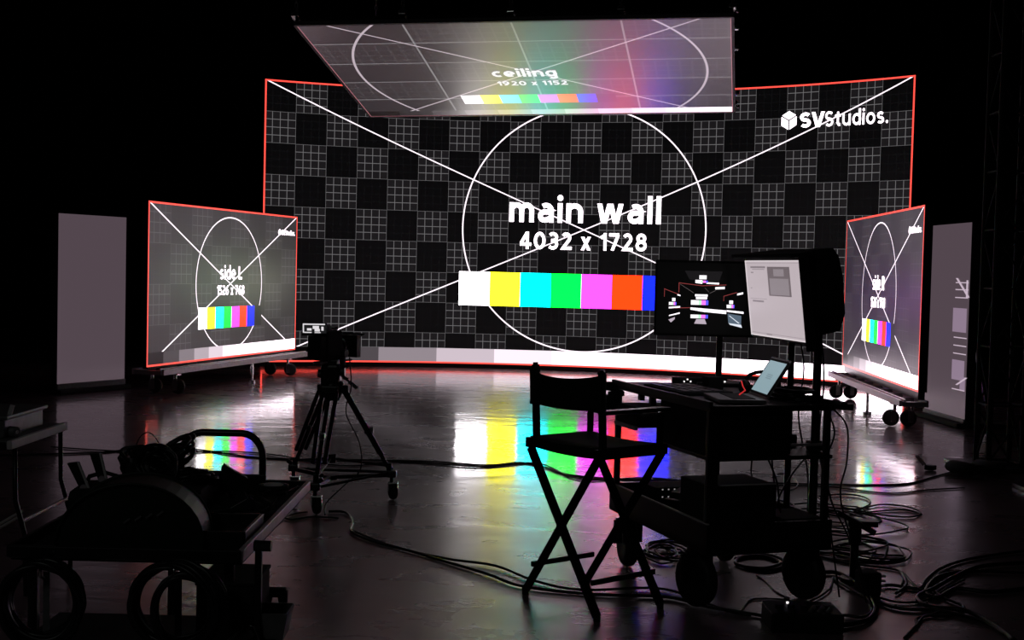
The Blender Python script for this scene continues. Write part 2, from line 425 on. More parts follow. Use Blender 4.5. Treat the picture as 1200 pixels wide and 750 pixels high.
for i in range(N):                            # cabinet shell behind the face
    a, b = -5.25+10.5*i/N, -5.25+10.5*(i+1)/N
    P = [wp(a, PLINTH, -.004), wp(b, PLINTH, -.004), wp(b, PLINTH+4.5, -.004), wp(a, PLINTH+4.5, -.004)]
    Q = [wp(a, PLINTH, -.09), wp(b, PLINTH, -.09), wp(b, PLINTH+4.5, -.09), wp(a, PLINTH+4.5, -.09)]
    V = [mb.bm.verts.new(p) for p in P+Q]
    for f in ((0, 1, 5, 4), (3, 7, 6, 2), (4, 5, 6, 7)): mb.bm.faces.new([V[k] for k in f])
    if i == 0: mb.bm.faces.new([V[k] for k in (0, 4, 7, 3)])
    if i == N-1: mb.bm.faces.new([V[k] for k in (1, 2, 6, 5)])
mb.build('cabinet_shell', M_matte, wall)
mb = MB()
for i in range(N):
    a, b = -5.25+10.5*i/N, -5.25+10.5*(i+1)/N
    V = [mb.bm.verts.new(p) for p in (wp(a, 0, -.02), wp(b, 0, -.02), wp(b, PLINTH, -.02), wp(a, PLINTH, -.02), wp(a, 0, -.5), wp(b, 0, -.5), wp(b, PLINTH, -.5), wp(a, PLINTH, -.5))]
    for f in ((0, 1, 2, 3), (3, 2, 6, 7), (4, 7, 6, 5)): mb.bm.faces.new([V[k] for k in f])
mb.build('plinth', M_matte, wall)
for i in range(7):                            # bracing behind
    u = -4.5+1.5*i
    mb = MB(); mb.bar(wp(u, PLINTH, -.12), wp(u, 4.5, -.12), .05, .05); mb.bar(wp(u, .1, -1.2), wp(u, 3.4, -.14), .05, .05); mb.bar(wp(u, .09, -.12), wp(u, .09, -1.25), .05, .05)
    mb.build('rear_brace', M_black, wall)
fm = lambda off: (lambda x, y: wp(x*.5, PLINTH+(y+4.5)*.5, off))
lettering('lettering', 'main wall', fm(.006), -2.47, 2.52, .22, 1.13, M_letter, wall, bold=.135)
lettering('lettering', '4032 x 1728', fm(.006), -2.1, 2.08, -.66, -.09, M_letter, wall, bold=.13)
def cube_logo(fn, x, y, r, parent, m):
    """hexagonal cube emblem of three lit faces"""
    hexp = [(r*.95*cos(pi/2+i*pi/3), r*sin(pi/2+i*pi/3)) for i in range(6)]
    g = .07*r; me = MB()
    for k in (0, 2, 4):
        q = [(0, 0), hexp[(k+5) % 6], hexp[k], hexp[(k+1) % 6]]
        cx = sum(p[0] for p in q)/4; cy = sum(p[1] for p in q)/4
        me.quad(*[fn(x+cx+(p[0]-cx)*(1-.16), y+cy+(p[1]-cy)*(1-.16)) for p in q])
    return me.build('emblem', m, parent)
def studio_logo(fn, x, y, s, parent, m):
    """emblem and words, s = height of the letters; x = left end, y = centre"""
    cube_logo(fn, x+.62*s, y, .66*s, parent, m)
    lettering('lettering', 'SV', fn, x+1.36*s, x+3.0*s, y-.5*s, y+.46*s, m, parent, bold=.15)
    lettering('lettering', 'Studios.', fn, x+3.05*s, x+7.2*s, y-.5*s, y+.52*s, m, parent, bold=.11)
studio_logo(fm(.006), 6.28, 3.42, .475, wall, M_letter)

# ================================================================== ROLLING SIDE SCREENS
def side_screen(label, x, y, ang, zb, words, par, base, line, dark, gain, zdeck, yr, ior=1.5):
    t = thing('rolling_led_screen', label, 'screen', (x, y, 0), ang)
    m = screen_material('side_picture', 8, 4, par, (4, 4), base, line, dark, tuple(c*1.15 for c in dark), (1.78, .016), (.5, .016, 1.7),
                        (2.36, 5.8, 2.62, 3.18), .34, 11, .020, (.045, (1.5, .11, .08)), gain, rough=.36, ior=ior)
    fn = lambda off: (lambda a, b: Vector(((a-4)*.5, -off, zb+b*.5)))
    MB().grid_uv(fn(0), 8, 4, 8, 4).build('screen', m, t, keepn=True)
    MB().box((0, .05, zb+1), (4.0, .09, 2.0)).build('cabinet_shell', M_matte, t)
    f2 = fn(.005)
    for j in range(4): MB().box((-1.5+j, .14, zb+1), (.08, .07, 1.9), bevel=.01).build('rear_rib', M_black, t)
    lettering('lettering', words[0], f2, 3.42, 4.62, 2.12, 2.50, M_letter, t, bold=.12)['kind'] = 'stuff'
    lettering('lettering', words[1], f2, 3.28, 4.76, 1.70, 1.96, M_letter, t, bold=.12)['kind'] = 'stuff'
    studio_logo(f2, 6.75, 3.5, .15, t, M_letter)
    z = zdeck
    # ladder deck
    MB().box((.05, -.19, z-.035), (4.0, .03, .07), bevel=.005).build('front_rail', M_steel, t)
    MB().box((.05, -.145, z-.005), (4.0, .02, .03), bevel=.004).build('inner_rail', M_steel, t)
    MB().box((.05, yr, z-.035), (4.0, .03, .07), bevel=.005).build('rear_rail', M_steel, t)
    for j in range(9): MB().box((-1.94+j*.4975, (yr-.19)/2, z-.04), (.05, yr+.16, .05), bevel=.004).build('crossbar', M_alu, t)
    MB().box((0, .05, (z+zb)/2), (3.9, .07, max(.012, zb-z))).build('screen_sill', M_black, t)
    for sx in (-1.55, 1.52):
        for sy in (-.12, yr-.02):
            c = MB(); c.cyl((sx, sy, z-.07), (sx, sy, z-.085), .05, n=14); c.box((sx+.035, sy-.02, .115), (.008, .06, .13), bevel=.003).box((sx-.035, sy-.02, .115), (.008, .06, .13), bevel=.003)
            c.box((sx, sy-.01, z-.09), (.085, .085, .012)); c.cyl((sx, sy, z-.09), (sx, sy, .17), .02, n=10); o = c.build('caster', M_chrome, t)
            k = MB(); k.lathe([(.0, -.025), (.06, -.03), (.088, -.024), (.094, 0), (.088, .024), (.06, .03), (0, .03)], Matrix.Translation((sx, sy-.04, .094)) @ Matrix.Rotation(pi/2, 4, 'Y'), 20); k.build('wheel', M_rubber, o)
    j = MB(); j.cyl((.35, -.16, z-.07), (.35, -.16, .03), .017, n=10); j.cyl((.35, -.16, .03), (.35, -.16, .0), .05, n=14); j.tube([(.35+.05*cos(a*pi/6), -.16, .17+.07*sin(a*pi/6)) for a in range(12)], .006, 6, True)
    j.build('levelling_jack', M_chrome, t)
    return t
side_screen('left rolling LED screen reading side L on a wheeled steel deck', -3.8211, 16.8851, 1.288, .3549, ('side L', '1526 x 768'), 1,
            (.044, .036, .040), (.10, .092, .098), (.033, .027, .030), 4.6, .33, .22)  # raised cell greys paint the haze of reflected stray light into the emission
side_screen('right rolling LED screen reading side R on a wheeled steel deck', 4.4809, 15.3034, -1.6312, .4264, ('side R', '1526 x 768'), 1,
            (.034, .026, .037), (.075, .065, .08), (.026, .019, .030), 4.6, .34, .09, 1.75)  # purplish cell greys likewise hold reflected haze, painted as emission

# ================================================================== GREY WING SCREENS
def wing(label, a, b, z0, z1, content):
    a = Vector(a); b = Vector(b); d = b-a; L = d.length; ang = math.atan2(d.y, d.x)
    t = thing('led_wing_screen', label, 'screen', (*((a+b)/2), 0), ang)
    m = mat('grey_lit_led', (.02, .02, .02), .42, emit=(.118, .085, .104), estr=.72)
    P = lambda x, z, o=0: (x*L-L/2, -o, z0+(z1-z0)*z)
    MB().quad(P(0, 0), P(1, 0), P(1, 1), P(0, 1)).build('screen', m, t, keepn=True)
    MB().box((0, .05, (z0+z1)/2), (L, .09, z1-z0)).build('cabinet_shell', M_matte, t)
    MB().box((0, .0, (z0+.012)), (L+.01, .03, .10), bevel=.004).build('bottom_trim', M_grey, t)
    MB().box((0, .25, .03), (L+.05, .7, .05), bevel=.01).build('base', M_matte, t)
    MB().bar((0, .12, z1*.8), (0, .55, .06), .05, .05).bar((-.3, .12, z1*.8), (-.3, .12, .06), .05, .05).bar((.3, .12, z1*.8), (.3, .12, .06), .05, .05).build('rear_brace', M_black, t)
    if content:
        mb = MB()
        def r(x0, x1, y0, y1): mb.quad(P(x0, y0, .004), P(x1, y0, .004), P(x1, y1, .004), P(x0, y1, .004))
        for y in (.70, .665, .625, .425, .385, .345, .165): r(.68, .98, y, y+.005)
        def ln(x0, y0, x1, y1, wd): mb.quad(P(x0, y0, .005), P(x0+wd, y0, .005), P(x1+wd, y1, .005), P(x1, y1, .005))
        ln(.68, .725, .97, .63, .05); ln(.76, .19, .99, .235, .05); r(.93, .97, .63, .715)
        tag(mb.build('picture_detail', mat('lit_lilac', (.02, .02, .02), .4, emit=(.75, .6, .72), estr=.75), t), kind='stuff')
        mb = MB()
        for x0, x1, y0, y1 in ((.64, .96, .455, .575), (.66, .95, .215, .315), (.86, .98, .165, .235)): mb.quad(P(x0, y0, .003), P(x1, y0, .003), P(x1, y1, .003), P(x0, y1, .003))
        tag(mb.build('picture_block', mat('lit_lilac_dim', (.02, .02, .02), .4, emit=(.36, .26, .36), estr=.75), t), kind='stuff')
    return t
wing('plain grey LED wing standing left of the side L screen', (-5.468, 15.0), (-4.939, 15.915), .06, 2.18, False)
wing('grey LED wing with pattern fragments right of the side R screen', (4.955, 14.868), (5.029, 13.743), .035, 2.275, True)

# ================================================================== OVERHEAD SCREEN
P0, P1, P2, P3 = (Vector(p) for p in ((-2.59, 14.53, 4.39), (2.39, 14.1, 4.52), (-2.04, 17.43, 3.71), (2.94, 17.0, 3.84)))
ctr = (P0+P1+P2+P3)/4
ex = (P1-P0+P3-P2).normalized(); ey = ((P2-P0)+(P3-P1)); ey = (ey-ex*ey.dot(ex)).normalized(); ez = ex.cross(ey)
Mx = Matrix((ex, ey, ez)).transposed().to_4x4(); Mx.translation = ctr
ceil_s = thing('overhead_led_screen', 'tilted LED screen hung overhead showing a washed out ceiling test pattern', 'screen', mat=Mx)
Mi = Mx.inverted(); C4 = [Mi @ p for p in (P0, P1, P2, P3)]
def cp(u, v, off=0.0):                        # u 0..10 left to right, v 0..6 from the near edge
    a, b = u/10, v/6
    p = (C4[0]*(1-a)+C4[1]*a)*(1-b)+(C4[2]*(1-a)+C4[3]*a)*b
    return Vector((p.x, p.y, -off))
M_ceil = screen_material('overhead_picture', 10, 6, 0, (10/3, 10/3), (.024, .020, .023), (.045, .040, .044), (.022, .018, .021), (.023, .019, .022), (4.36, .03), (3/4.34, .022, .5),
                         (2.86, 6.93, 4.5, 5.1), .42, 11, .05, (.05, (.5, .16, .2)), 1.3, rough=.34, ior=2.6, hx=(2.5, 1.2), rgain=1.5,
                         spec=1.0, bold=((2.5, 5.0, 7.5), (1.1, 2.3, 3.5, 4.7), (.22, .21, .22), .022))
mb = MB(); l = mb.bm.loops.layers.uv.verify(); G = [[mb.bm.verts.new(cp(10*i/10, 6*j/6)) for j in range(7)] for i in range(11)]
for i in range(10):
    for j in range(6):
        f = mb.bm.faces.new((G[i][j], G[i][j+1], G[i+1][j+1], G[i+1][j]))
        for lp, (a, b) in zip(f.loops, ((i, j), (i, j+1), (i+1, j+1), (i+1, j))): lp[l].uv = (a, 6-b)
mb.build('screen', M_ceil, ceil_s, keepn=True)
mb = MB(); a = [mb.bm.verts.new(cp(u, v, -.004)) for u, v in ((0, 0), (10, 0), (10, 6), (0, 6))]; b = [mb.bm.verts.new(cp(u, v, -.1)) for u, v in ((0, 0), (10, 0), (10, 6), (0, 6))]
mb.bm.faces.new(b)
for k in range(4): mb.bm.faces.new((a[k], a[(k+1) % 4], b[(k+1) % 4], b[k]))
mb.build('cabinet_shell', M_matte, ceil_s)
for q in (((0, 0), (10, 0)), ((10, 0), (10, 6)), ((10, 6), (0, 6)), ((0, 6), (0, 0))):
    MB().bar(cp(*q[0], -.02), cp(*q[1], -.02), .035, .05).build('edge_trim', M_grey, ceil_s)
M_soft = mat('soft_lit_lettering', (.02, .02, .02), .4, emit=(1, .97, 1), estr=.95)
lettering('lettering', 'ceiling', lambda x, y: cp(x, -y, .006), 3.98, 5.66, -3.42, -2.7, M_soft, ceil_s, bold=.15)
lettering('lettering', '1920 x 1152', lambda x, y: cp(x, -y, .006), 4.0, 5.8, -3.82, -3.53, M_soft, ceil_s, bold=.15)
for u, v in [(x, 0.02) for x in (0, 2.5, 5, 7.5, 10)]+[(x, 5.98) for x in (0, 2.6, 5.2, 10)]:
    q = cp(u, v, -.1); o = MB().box(q+Vector((0, 0, .02)), (.09, .12, .05), bevel=.008).cyl(q+Vector((0, 0, .03)), q+Vector((0, 0, .12)), .022, n=10)
    o.lathe([(.0, -.012), (.024, -.012), (.024, .012), (0, .012)], Matrix.Translation(q+Vector((.05, -.02, -.03))) @ Matrix.Rotation(pi/2, 4, 'X'), 12)
    o.build('hanging_bracket', M_chrome, ceil_s)
for v in (.55, 1.7, 4.6): MB().box(cp(10.09, v, 0), (.05, .05, .06), bevel=.01).build('side_latch', M_chrome, ceil_s)
# chains and truss that carry it
def chain(p, zt):
    p = Vector(p); n = int((zt-p.z)/.07); mb = MB()
    for i in range(n):
        c = p+Vector((0, 0, .07*i+.035)); ang = (i % 2)*pi/2
        mb.tube([c+Vector((cos(ang)*.016*cos(a), sin(ang)*.016*cos(a), .042*sin(a))) for a in [k*pi/4 for k in range(8)]], .006, 5, True)
    return mb
pts_near = [Mx @ cp(u, 0.02, -.22) for u in (0, 2.5, 5, 7.5, 10)]
for i, (p, wd) in enumerate(zip(pts_near, ('far left end', 'left quarter', 'middle', 'right quarter', 'far right end'))):
    o = chain(p, 5.62).build('hoist_chain', M_alu); tag(o, 'dark hoist chain rising from the %s of the overhead screen front edge' % wd, 'chain', 'chains carrying the front of the overhead screen')
for u, wd in ((.1, 'left'), (9.9, 'right')):
    p = Mx @ cp(u, 5.98, -.22); o = chain(p, 5.62).build('hoist_chain', M_alu); tag(o, 'dark hoist chain at the %s rear corner of the overhead screen' % wd, 'chain')
def truss(label, a, b, s=.29, name='box_truss', step=.5, mt=None):
    """square lattice truss from a to b"""
    a = Vector(a); b = Vector(b); d = (b-a); L = d.length; d.normalize(); q = d.to_track_quat('Z', 'Y').to_matrix().to_4x4(); q.translation = a
    t = thing(name, label, 'truss', mat=q); h = s/2; mt = mt or M_matte
    cs = [(-h, -h), (h, -h), (h, h), (-h, h)]
    for c in cs: MB().cyl((*c, 0), (*c, L), .025, n=10).build('chord', mt, t)
    n = int(L/step); st = L/n
    for f in range(4):
        c0, c1 = cs[f], cs[(f+1) % 4]; mb = MB()
        for i in range(n):
            p, r_ = (c0, c1) if i % 2 == 0 else (c1, c0)
            mb.cyl((*p, i*st+.03), (*r_, (i+1)*st-.03), .010, n=6); mb.cyl((*c0, i*st+.02), (*c1, i*st+.02), .010, n=6)
        mb.build('lacing', mt, t)
    return t
truss('horizontal black truss above the front edge of the overhead screen', pts_near[0]*0+Vector((-3.4, 14.6, 5.76)), (3.2, 14.03, 5.76))
truss('horizontal black truss above the rear edge of the overhead screen', (-3.0, 17.5, 5.76), (3.9, 16.9, 5.76))
# tower trusses on the right
tw = truss('black lattice truss tower at the right edge of the stage', (4.28, 10.85, .03), (4.28, 10.85, 6.6), name='truss_tower')
MB().box((0, 0, -.012), (.75, .6, .03), bevel=.004).build('base_plate', M_black, tw)
for z in (4.23, 4.36, 3.4): MB().box((-.15, -.02, z), (.035, .035, .07), bevel=.005).build('coupler', M_alu, tw)
tw2 = truss('second black lattice truss tower, cut by the right picture edge', (4.30, 9.55, .03), (4.30, 9.55, 6.6), name='truss_tower')
MB().box((0, 0, -.012), (.6, .6, .03), bevel=.004).build('base_plate', M_black, tw2)
sb = thing('sandbag', 'black saddle sandbag lying in front of the truss tower base', 'sandbag', (3.93, 10.45, 0), .3)
for s in (-1, 1): MB().lathe([(0, -.17), (.05, -.165), (.085, -.12), (.09, 0), (.085, .12), (.05, .165), (0, .17)], Matrix.Translation((s*.13, 0, .056)) @ Matrix.Diagonal((1, 1, .6, 1)) @ Matrix.Rotation(pi/2, 4, 'X'), 16).build('pouch', M_cloth, sb)
MB().box((0, 0, .075), (.16, .1, .02), bevel=.006).build('handle', M_cloth, sb)
pl = thing('cable_connector', 'bright metal ended cable connectors beside the truss tower base', 'connector', (3.58, 10.62, 0), .9)
for s in (-1, 1): MB().cyl((s*.025, .02, .04), (s*.025-.04, .08, .12), .008, n=10).build('metal_plug', M_steel, pl)
MB().box((0, -.03, .025), (.09, .08, .04), bevel=.01).build('plug_housing', M_rubber, pl)

# ================================================================== DIRECTOR CHAIR
ang = math.atan2(.618, .785)
ch = thing('director_chair', 'tall folding director chair with black canvas back, seen from behind', 'chair', (.4255, 6.082, 0), ang)
X, Y, Yp = .206, .2815, .243           # half depth (forward x) and half width (left y)
for x, nm in ((-X, 0), (X, 1)):
    for s in (1, -1):
        # crossing legs; foot at y=s*Y, top at -s*Y
        o = .014*s
        MB().bar((x+o, s*Y, .02), (x+o, -s*(Y-.05), .745), .022, .042, (1, 0, 0), bevel=.003).build('leg', M_wood, ch)
for s in (1, -1):
    for x in (-X, X): MB().cyl((x+.014*s, s*Y, .0), (x+.014*s, s*Y, .03), .017, n=10).build('foot_tip', M_rubber, ch)
    # side stretcher between front and back legs
    MB().bar((-X, s*(Y-.06), .165), (X, s*(Y-.06), .165), .016, .026, bevel=.003).build('stretcher', M_wood, ch)
    # seat rail, arm posts, arm rest, back post
    MB().box((.0, s*(Y-.03), .77), (.46, .028, .05), bevel=.004).build('seat_rail', M_wood, ch)
    MB().bar((X-.02, s*(Y-.03), .77), (X-.02, s*(Y-.03), .95), .02, .03, bevel=.003).build('arm_post', M_wood, ch)
    MB().box((.015, s*(Y-.03), .965), (.43, .055, .02), bevel=.005).build('armrest', M_wood, ch)
    MB().bar((-.175, s*Yp, .76), (-.195, s*Yp, 1.155), .024, .032, bevel=.003).cyl((-.195, s*Yp, 1.15), (-.196, s*Yp, 1.165), .013, n=10).build('back_post', M_wood, ch)
# canvas back, sagging along the top between posts
mb = MB(); nu, nv = 24, 8; F = []; Bk = []
for i in range(nu+1):
    u = -1+2*i/nu; F.append([]); Bk.append([])
    for j in range(nv+1):
        v = j/nv; zt = 1.142-.030*(1-u*u)**.8; zb_ = .975-.010*(1-u*u); z = zb_+(zt-zb_)*v
        x = -.193-.05*(z-.76)-.05*(1-u*u)
        F[i].append(mb.bm.verts.new((x, u*(Yp+.018), z))); Bk[i].append(mb.bm.verts.new((x-.006, u*(Yp+.018), z)))
for i in range(nu):
    for j in range(nv):
        mb.bm.faces.new((F[i][j], F[i+1][j], F[i+1][j+1], F[i][j+1])).smooth = True; mb.bm.faces.new((Bk[i][j], Bk[i][j+1], Bk[i+1][j+1], Bk[i+1][j])).smooth = True
for i in range(nu):
    for j in (0, nv): mb.bm.faces.new((F[i][j], F[i+1][j], Bk[i+1][j], Bk[i][j]))
mb.build('canvas_back', M_cloth, ch)
for s in (1, -1): MB().lathe([(.0, .965), (.019, .965), (.020, 1.145), (.0, 1.145)], Matrix.Translation((-.19, s*Yp, 0)), 12).build('back_sleeve', M_cloth, ch)
# seat with sagging sling
mb = MB(); F = []; Bk = []
for i in range(13):
    u = -1+2*i/12; F.append([]); Bk.append([])
    for j in range(5):
        x = -.2+.4*j/4; z = .800-.012*(1-u*u)
        F[i].append(mb.bm.verts.new((x, u*(Y-.02), z))); Bk[i].append(mb.bm.verts.new((x, u*(Y-.02), z-.05)))
for i in range(12):
    for j in range(4):
        mb.bm.faces.new((F[i][j], F[i+1][j], F[i+1][j+1], F[i][j+1])).smooth = True; mb.bm.faces.new((Bk[i][j], Bk[i][j+1], Bk[i+1][j+1], Bk[i+1][j])).smooth = True
for i in range(12):
    for j in (0, 4): mb.bm.faces.new((F[i][j], F[i+1][j], Bk[i+1][j], Bk[i][j]))
mb.build('canvas_seat', M_cloth, ch)

# ================================================================== PRODUCTION CART
aL = Vector((-.31, .95)).normalized(); cart_ang = math.atan2(-aL.x, aL.y)     # local y runs along the cart, local x across to the right
CC = Vector((1.082, 6.53, 0)); Mc = Matrix.Translation(CC) @ Matrix.Rotation(cart_ang, 4, 'Z')
cart = thing('production_cart', 'black two-tier rolling video cart with big rubber wheels right of the director chair', 'cart', mat=Mc)
def lc(x, y, z): return Mc @ Vector((x, y, z))
mb = MB(); mb.box((0, 0, .305), (.68, 1.2, .03), bevel=.004)
mb.build('lower_deck', M_black, cart)
for s in (-1, 1):
    MB().box((s*.33, 0, .36), (.02, 1.2, .15), bevel=.004).build('side_rail', M_black, cart)
    MB().box((0, s*.59, .36), (.68, .02, .15), bevel=.004).build('end_rail', M_black, cart)
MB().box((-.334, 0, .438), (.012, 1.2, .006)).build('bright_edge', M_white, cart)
MB().box((0, 0, .985), (.68, 1.2, .03), bevel=.006).build('upper_shelf', M_black, cart)
for s in (-1, 1): MB().box((s*.335, 0, 1.005), (.02, 1.2, .03), bevel=.004).build('shelf_lip', M_black, cart)
MB().box((0, -.3, .745), (.66, .6, .02), bevel=.004).build('middle_shelf', M_black, cart)
for x, y in ((-.31, -.57), (.31, -.57), (-.31, .57), (.31, .57)):
    MB().box((x, y, .70), (.055 if y < 0 and x < 0 else .03, .03, .58), bevel=.004).build('corner_post', M_black, cart)
    c = MB(); c.box((x*.96, y*.74, .27), (.09, .05, .05), bevel=.006); c.bar((x*.96-.06, y*.74, .26), (x*.96-.06, y*.74, .13), .012, .05); c.bar((x*.96+.06, y*.74, .26), (x*.96+.06, y*.74, .13), .012, .05); c.box((x*.96, y*.74, .26), (.13, .05, .012)); o = c.build('caster_fork', M_black, cart)
    k = MB(); k.lathe([(.0, -.03), (.05, -.032), (.085, -.036), (.118, -.034), (.131, -.022), (.135, 0), (.131, .022), (.118, .034), (.085, .036), (.05, .032), (0, .03)],
                      Matrix.Translation((x*.96, y*.74, .135)) @ Matrix.Rotation(pi/2+ (.25 if y < 0 else -.15), 4, 'Z') @ Matrix.Rotation(pi/2, 4, 'X'), 28); k.build('wheel', M_rubber, o)
MB().cyl((.345, -.60, 1.0), (.345, -.66, 1.0), .022, n=14).build('tie_down_knob', M_plastic, cart)
MB().bar((.35, -.58, .99), (.44, -.58, .985), .03, .03).build('side_arm', M_black, cart)
MB().bar((-.30, .55, .98), (-.36, .62, .98), .03, .05).build('corner_bracket', M_black, cart)
# two round poles on the right side
for yy, nm in ((-.45, 'near'), (-.2, 'far')):
    MB().cyl((.32, yy, .3), (.32, yy, 1.42), .021 if nm == 'near' else .017, n=14).build('mast', M_black, cart)
    MB().cyl((.32, yy, .985), (.32, yy, 1.03), .035, n=14).build('mast_collar', M_black, cart)
    MB().box((.32, yy, .78), (.07, .06, .05), bevel=.01).build('mast_clamp', M_black, cart)
MB().bar((.32, -.45, 1.40), (.32, -.2, 1.40), .03, .03).build('monitor_arm', M_black, cart)
MB().bar((.31, -.55, .80), (.05, -.55, .80), .012, .012).build('crossbar', M_steel, cart)

# portrait-leaning monitor with hood on the right
A_, B_, Cn = Vector((1.246, 6.72, 1.70)), Vector((1.382, 6.0, 1.698)), Vector((1.298, 6.72, 1.303))
mx = (B_-A_).normalized(); mz = (A_-Cn); mz = (mz-mx*mz.dot(mx)).normalized(); my = mz.cross(mx)
mw = (B_-A_).length; mh = .40; Mm = Matrix((mx, my, mz)).transposed().to_4x4(); Mm.translation = (A_+B_)/2-mz*mh/2
mon = thing('reference_monitor', 'large monitor with white software window, turned sideways under a black hood', 'monitor', mat=Mm)
MB().box((0, .030, 0), (mw+.03, .05, mh+.03), bevel=.008).build('housing', M_black, mon)
def glow(name, c, s=1.0): return mat(name, (.02, .02, .02), .35, emit=c, estr=s)
MB().quad((-mw/2, 0, -mh/2), (mw/2, 0, -mh/2), (mw/2, 0, mh/2), (-mw/2, 0, mh/2)).build('display', glow('window_grey', (.50, .43, .46), 1.0), mon, keepn=True)
def rect(mb, x0, x1, z0, z1, o): mb.quad((x0, -o, z0), (x1, -o, z0), (x1, -o, z1), (x0, -o, z1))
fx = lambda f: -mw/2+mw*f
fz = lambda f: mh/2-mh*f
mb = MB(); rect(mb, fx(.41), fx(.80), fz(.455), fz(.08), .002); mb.build('preview_pane', glow('preview_grey', (.16, .13, .14)), mon, keepn=True)
mb = MB(); rect(mb, fx(.44), fx(.77), fz(.44), fz(.23), .003); rect(mb, fx(.52), fx(.70), fz(.20), fz(.11), .003); mb.build('preview_detail', glow('preview_light', (.27, .23, .25)), mon, keepn=True)
mb = MB()
for x0, x1, y0, y1 in ((.10, .38, .075, .10), (.13, .36, .112, .12), (.10, .15, .15, .165), (.07, .10, .36, .37), (.09, .30, .525, .548), (.0, 1, .03, .034), (.03, .97, .955, .96), (.3, .4, .955, .97), (.05, .36, .50, .505)):
    rect(mb, fx(x0), fx(x1), fz(y1), fz(y0), .002)
mb.build('window_text', glow('text_grey', (.24, .20, .22)), mon, keepn=True)
mb = MB(); rect(mb, fx(0), fx(1), fz(.012), fz(0), .002); rect(mb, fx(0), fx(1), fz(1), fz(.985), .002); rect(mb, fx(0), fx(.014), fz(1), fz(0), .002); mb.build('window_edge', glow('edge_light', (.75, .68, .7)), mon, keepn=True)
hd = MB(); hw = mw/2+.03
hd.box((-.0, .0, mh/2+.028), (2*hw+.0, .13, .02), bevel=.006); hd.box((hw, -.0, -.01), (.02, .05, mh+.06), bevel=.006)
hd.build('hood', M_cloth, mon)
hb = MB(); prof = [(-.40, .24), (.30, .24), (.36, .20), (.39, .10), (.38, -.08), (.30, -.17), (.10, -.20), (-.40, -.19)]
hb.prism([(p[0]*.93, p[1]) for p in prof], (0, .058, 0), (1, 0, 0), (0, 0, 1), (0, 1, 0), .15)
hb.build('rear_bag', M_cloth, mon)

# preview monitor on its own stand
pm = thing('preview_monitor', 'black desktop monitor showing a small live view of the whole stage', 'monitor', (1.11, 7.0, 1.0), -.05)
MB().box((0, .02, .485), (.62, .035, .425), bevel=.008).build('housing', M_matte, pm)
MB().box((.065, .06, .2), (.035, .025, .46), bevel=.006).cyl((.065, .06, .0), (.065, .06, .25), .018, n=12).build('stand_neck', M_black, pm)
MB().box((.065, .03, .009), (.26, .20, .018), bevel=.006).build('stand_base', M_black, pm)
MB().quad((-.3, 0, .285), (.3, 0, .285), (.3, 0, .685), (-.3, 0, .685)).build('display', glow('black_picture', (.001, .001, .001)), pm, keepn=True)
# the live view: little lit shapes, in pixels of the photo-free layout (x right, z up) in metres
def shp(name, polys, c, s=1.0, off=.0015):
    mb = MB()
    for q in polys:
        vs = [mb.bm.verts.new((x, -off, z)) for x, z in q]; mb.bm.faces.new(vs)
    return mb.build(name, glow('view_'+name, c, s), pm, keepn=True)
vx = lambda x: -.29+(x-85)*.000768
vz = lambda y: .685-(y-165)*.000768
def qd(x0, y0, x1, y1): return [(vx(x0), vz(y1)), (vx(x1), vz(y1)), (vx(x1), vz(y0)), (vx(x0), vz(y0))]
def qs(*p): return [(vx(a), vz(b)) for a, b in p]
shp('lit_lettering', [qd(378, 256, 430, 284), qd(350, 395, 442, 410), qd(358, 414, 438, 430), qd(185, 426, 208, 450), qd(600, 435, 627, 460), qs((496, 340), (564, 336), (564, 352), (496, 356)), qs((656, 383), (698, 372), (698, 386), (656, 396)), qs((222, 396), (244, 402), (244, 412), (222, 406))], (1, .95, 1), 1.5)
shp('lit_ramp', [qs((350, 290), (400, 290), (400, 318), (350, 312)), qs((430, 306), (522, 308), (522, 320), (430, 316)), qs((320, 492), (580, 508), (580, 534), (410, 522), (320, 508)), qs((162, 492), (244, 484), (244, 497), (162, 503)), qs((583, 505), (706, 515), (706, 530), (583, 517)), qs((165, 552), (243, 530), (243, 540), (165, 560))], (1, .93, 1), 1.5)
for nm, c, xs in (('lit_white_bars', (1, .95, 1), (0, .45)), ('lit_green_bars', (.5, .95, .6), (.45, .6)), ('lit_magenta_bars', (1, .2, .9), (.6, .85)), ('lit_blue_bars', (.1, .1, 1), (.85, 1))):
    f = lambda a, b, x, y0, y1: qs((a+(b-a)*xs[0], y0), (a+(b-a)*xs[1], y0), (a+(b-a)*xs[1], y1), (a+(b-a)*xs[0], y1))
    shp(nm, [f(322, 448, 0, 438, 472), f(322, 448, 0, 544, 570), f(162, 216, 0, 456, 478), f(582, 638, 0, 466, 490), f(350, 440, 0, 294, 310)], c, 1.2, .002)
shp('lit_reflection', [qs((350, 610), (365, 576), (425, 574), (440, 612)), qs((162, 585), (208, 565), (208, 580), (180, 606))], (.5, .42, .5), 1.0)
shp('lit_grid', [qs((590, 530), (690, 545), (690, 620), (598, 600))], (.10, .14, .19), 1.0)
shp('lit_slash', [qs((600, 600), (690, 610), (698, 632), (610, 612)), qs((598, 545), (606, 545), (680, 600), (670, 600))], (.8, .85, .95), 1.0, .002)
def seg(a, b, t=4): return qs((a[0], a[1]), (b[0], b[1]), (b[0], b[1]+t), (a[0], a[1]+t))
def vsg(x, y0, y1, t=4): return qs((x, y0), (x+t, y0), (x+t, y1), (x, y1))
shp('lit_red_outline', [seg((230, 312), (400, 330)), seg((400, 330), (575, 320)), vsg(230, 312, 385), seg((125, 358), (235, 398)), seg((560, 402), (655, 372)), vsg(126, 358, 420, 3), vsg(558, 402, 440, 3), seg((190, 498), (320, 492), 4)], (.30, .05, .05), 1.0)
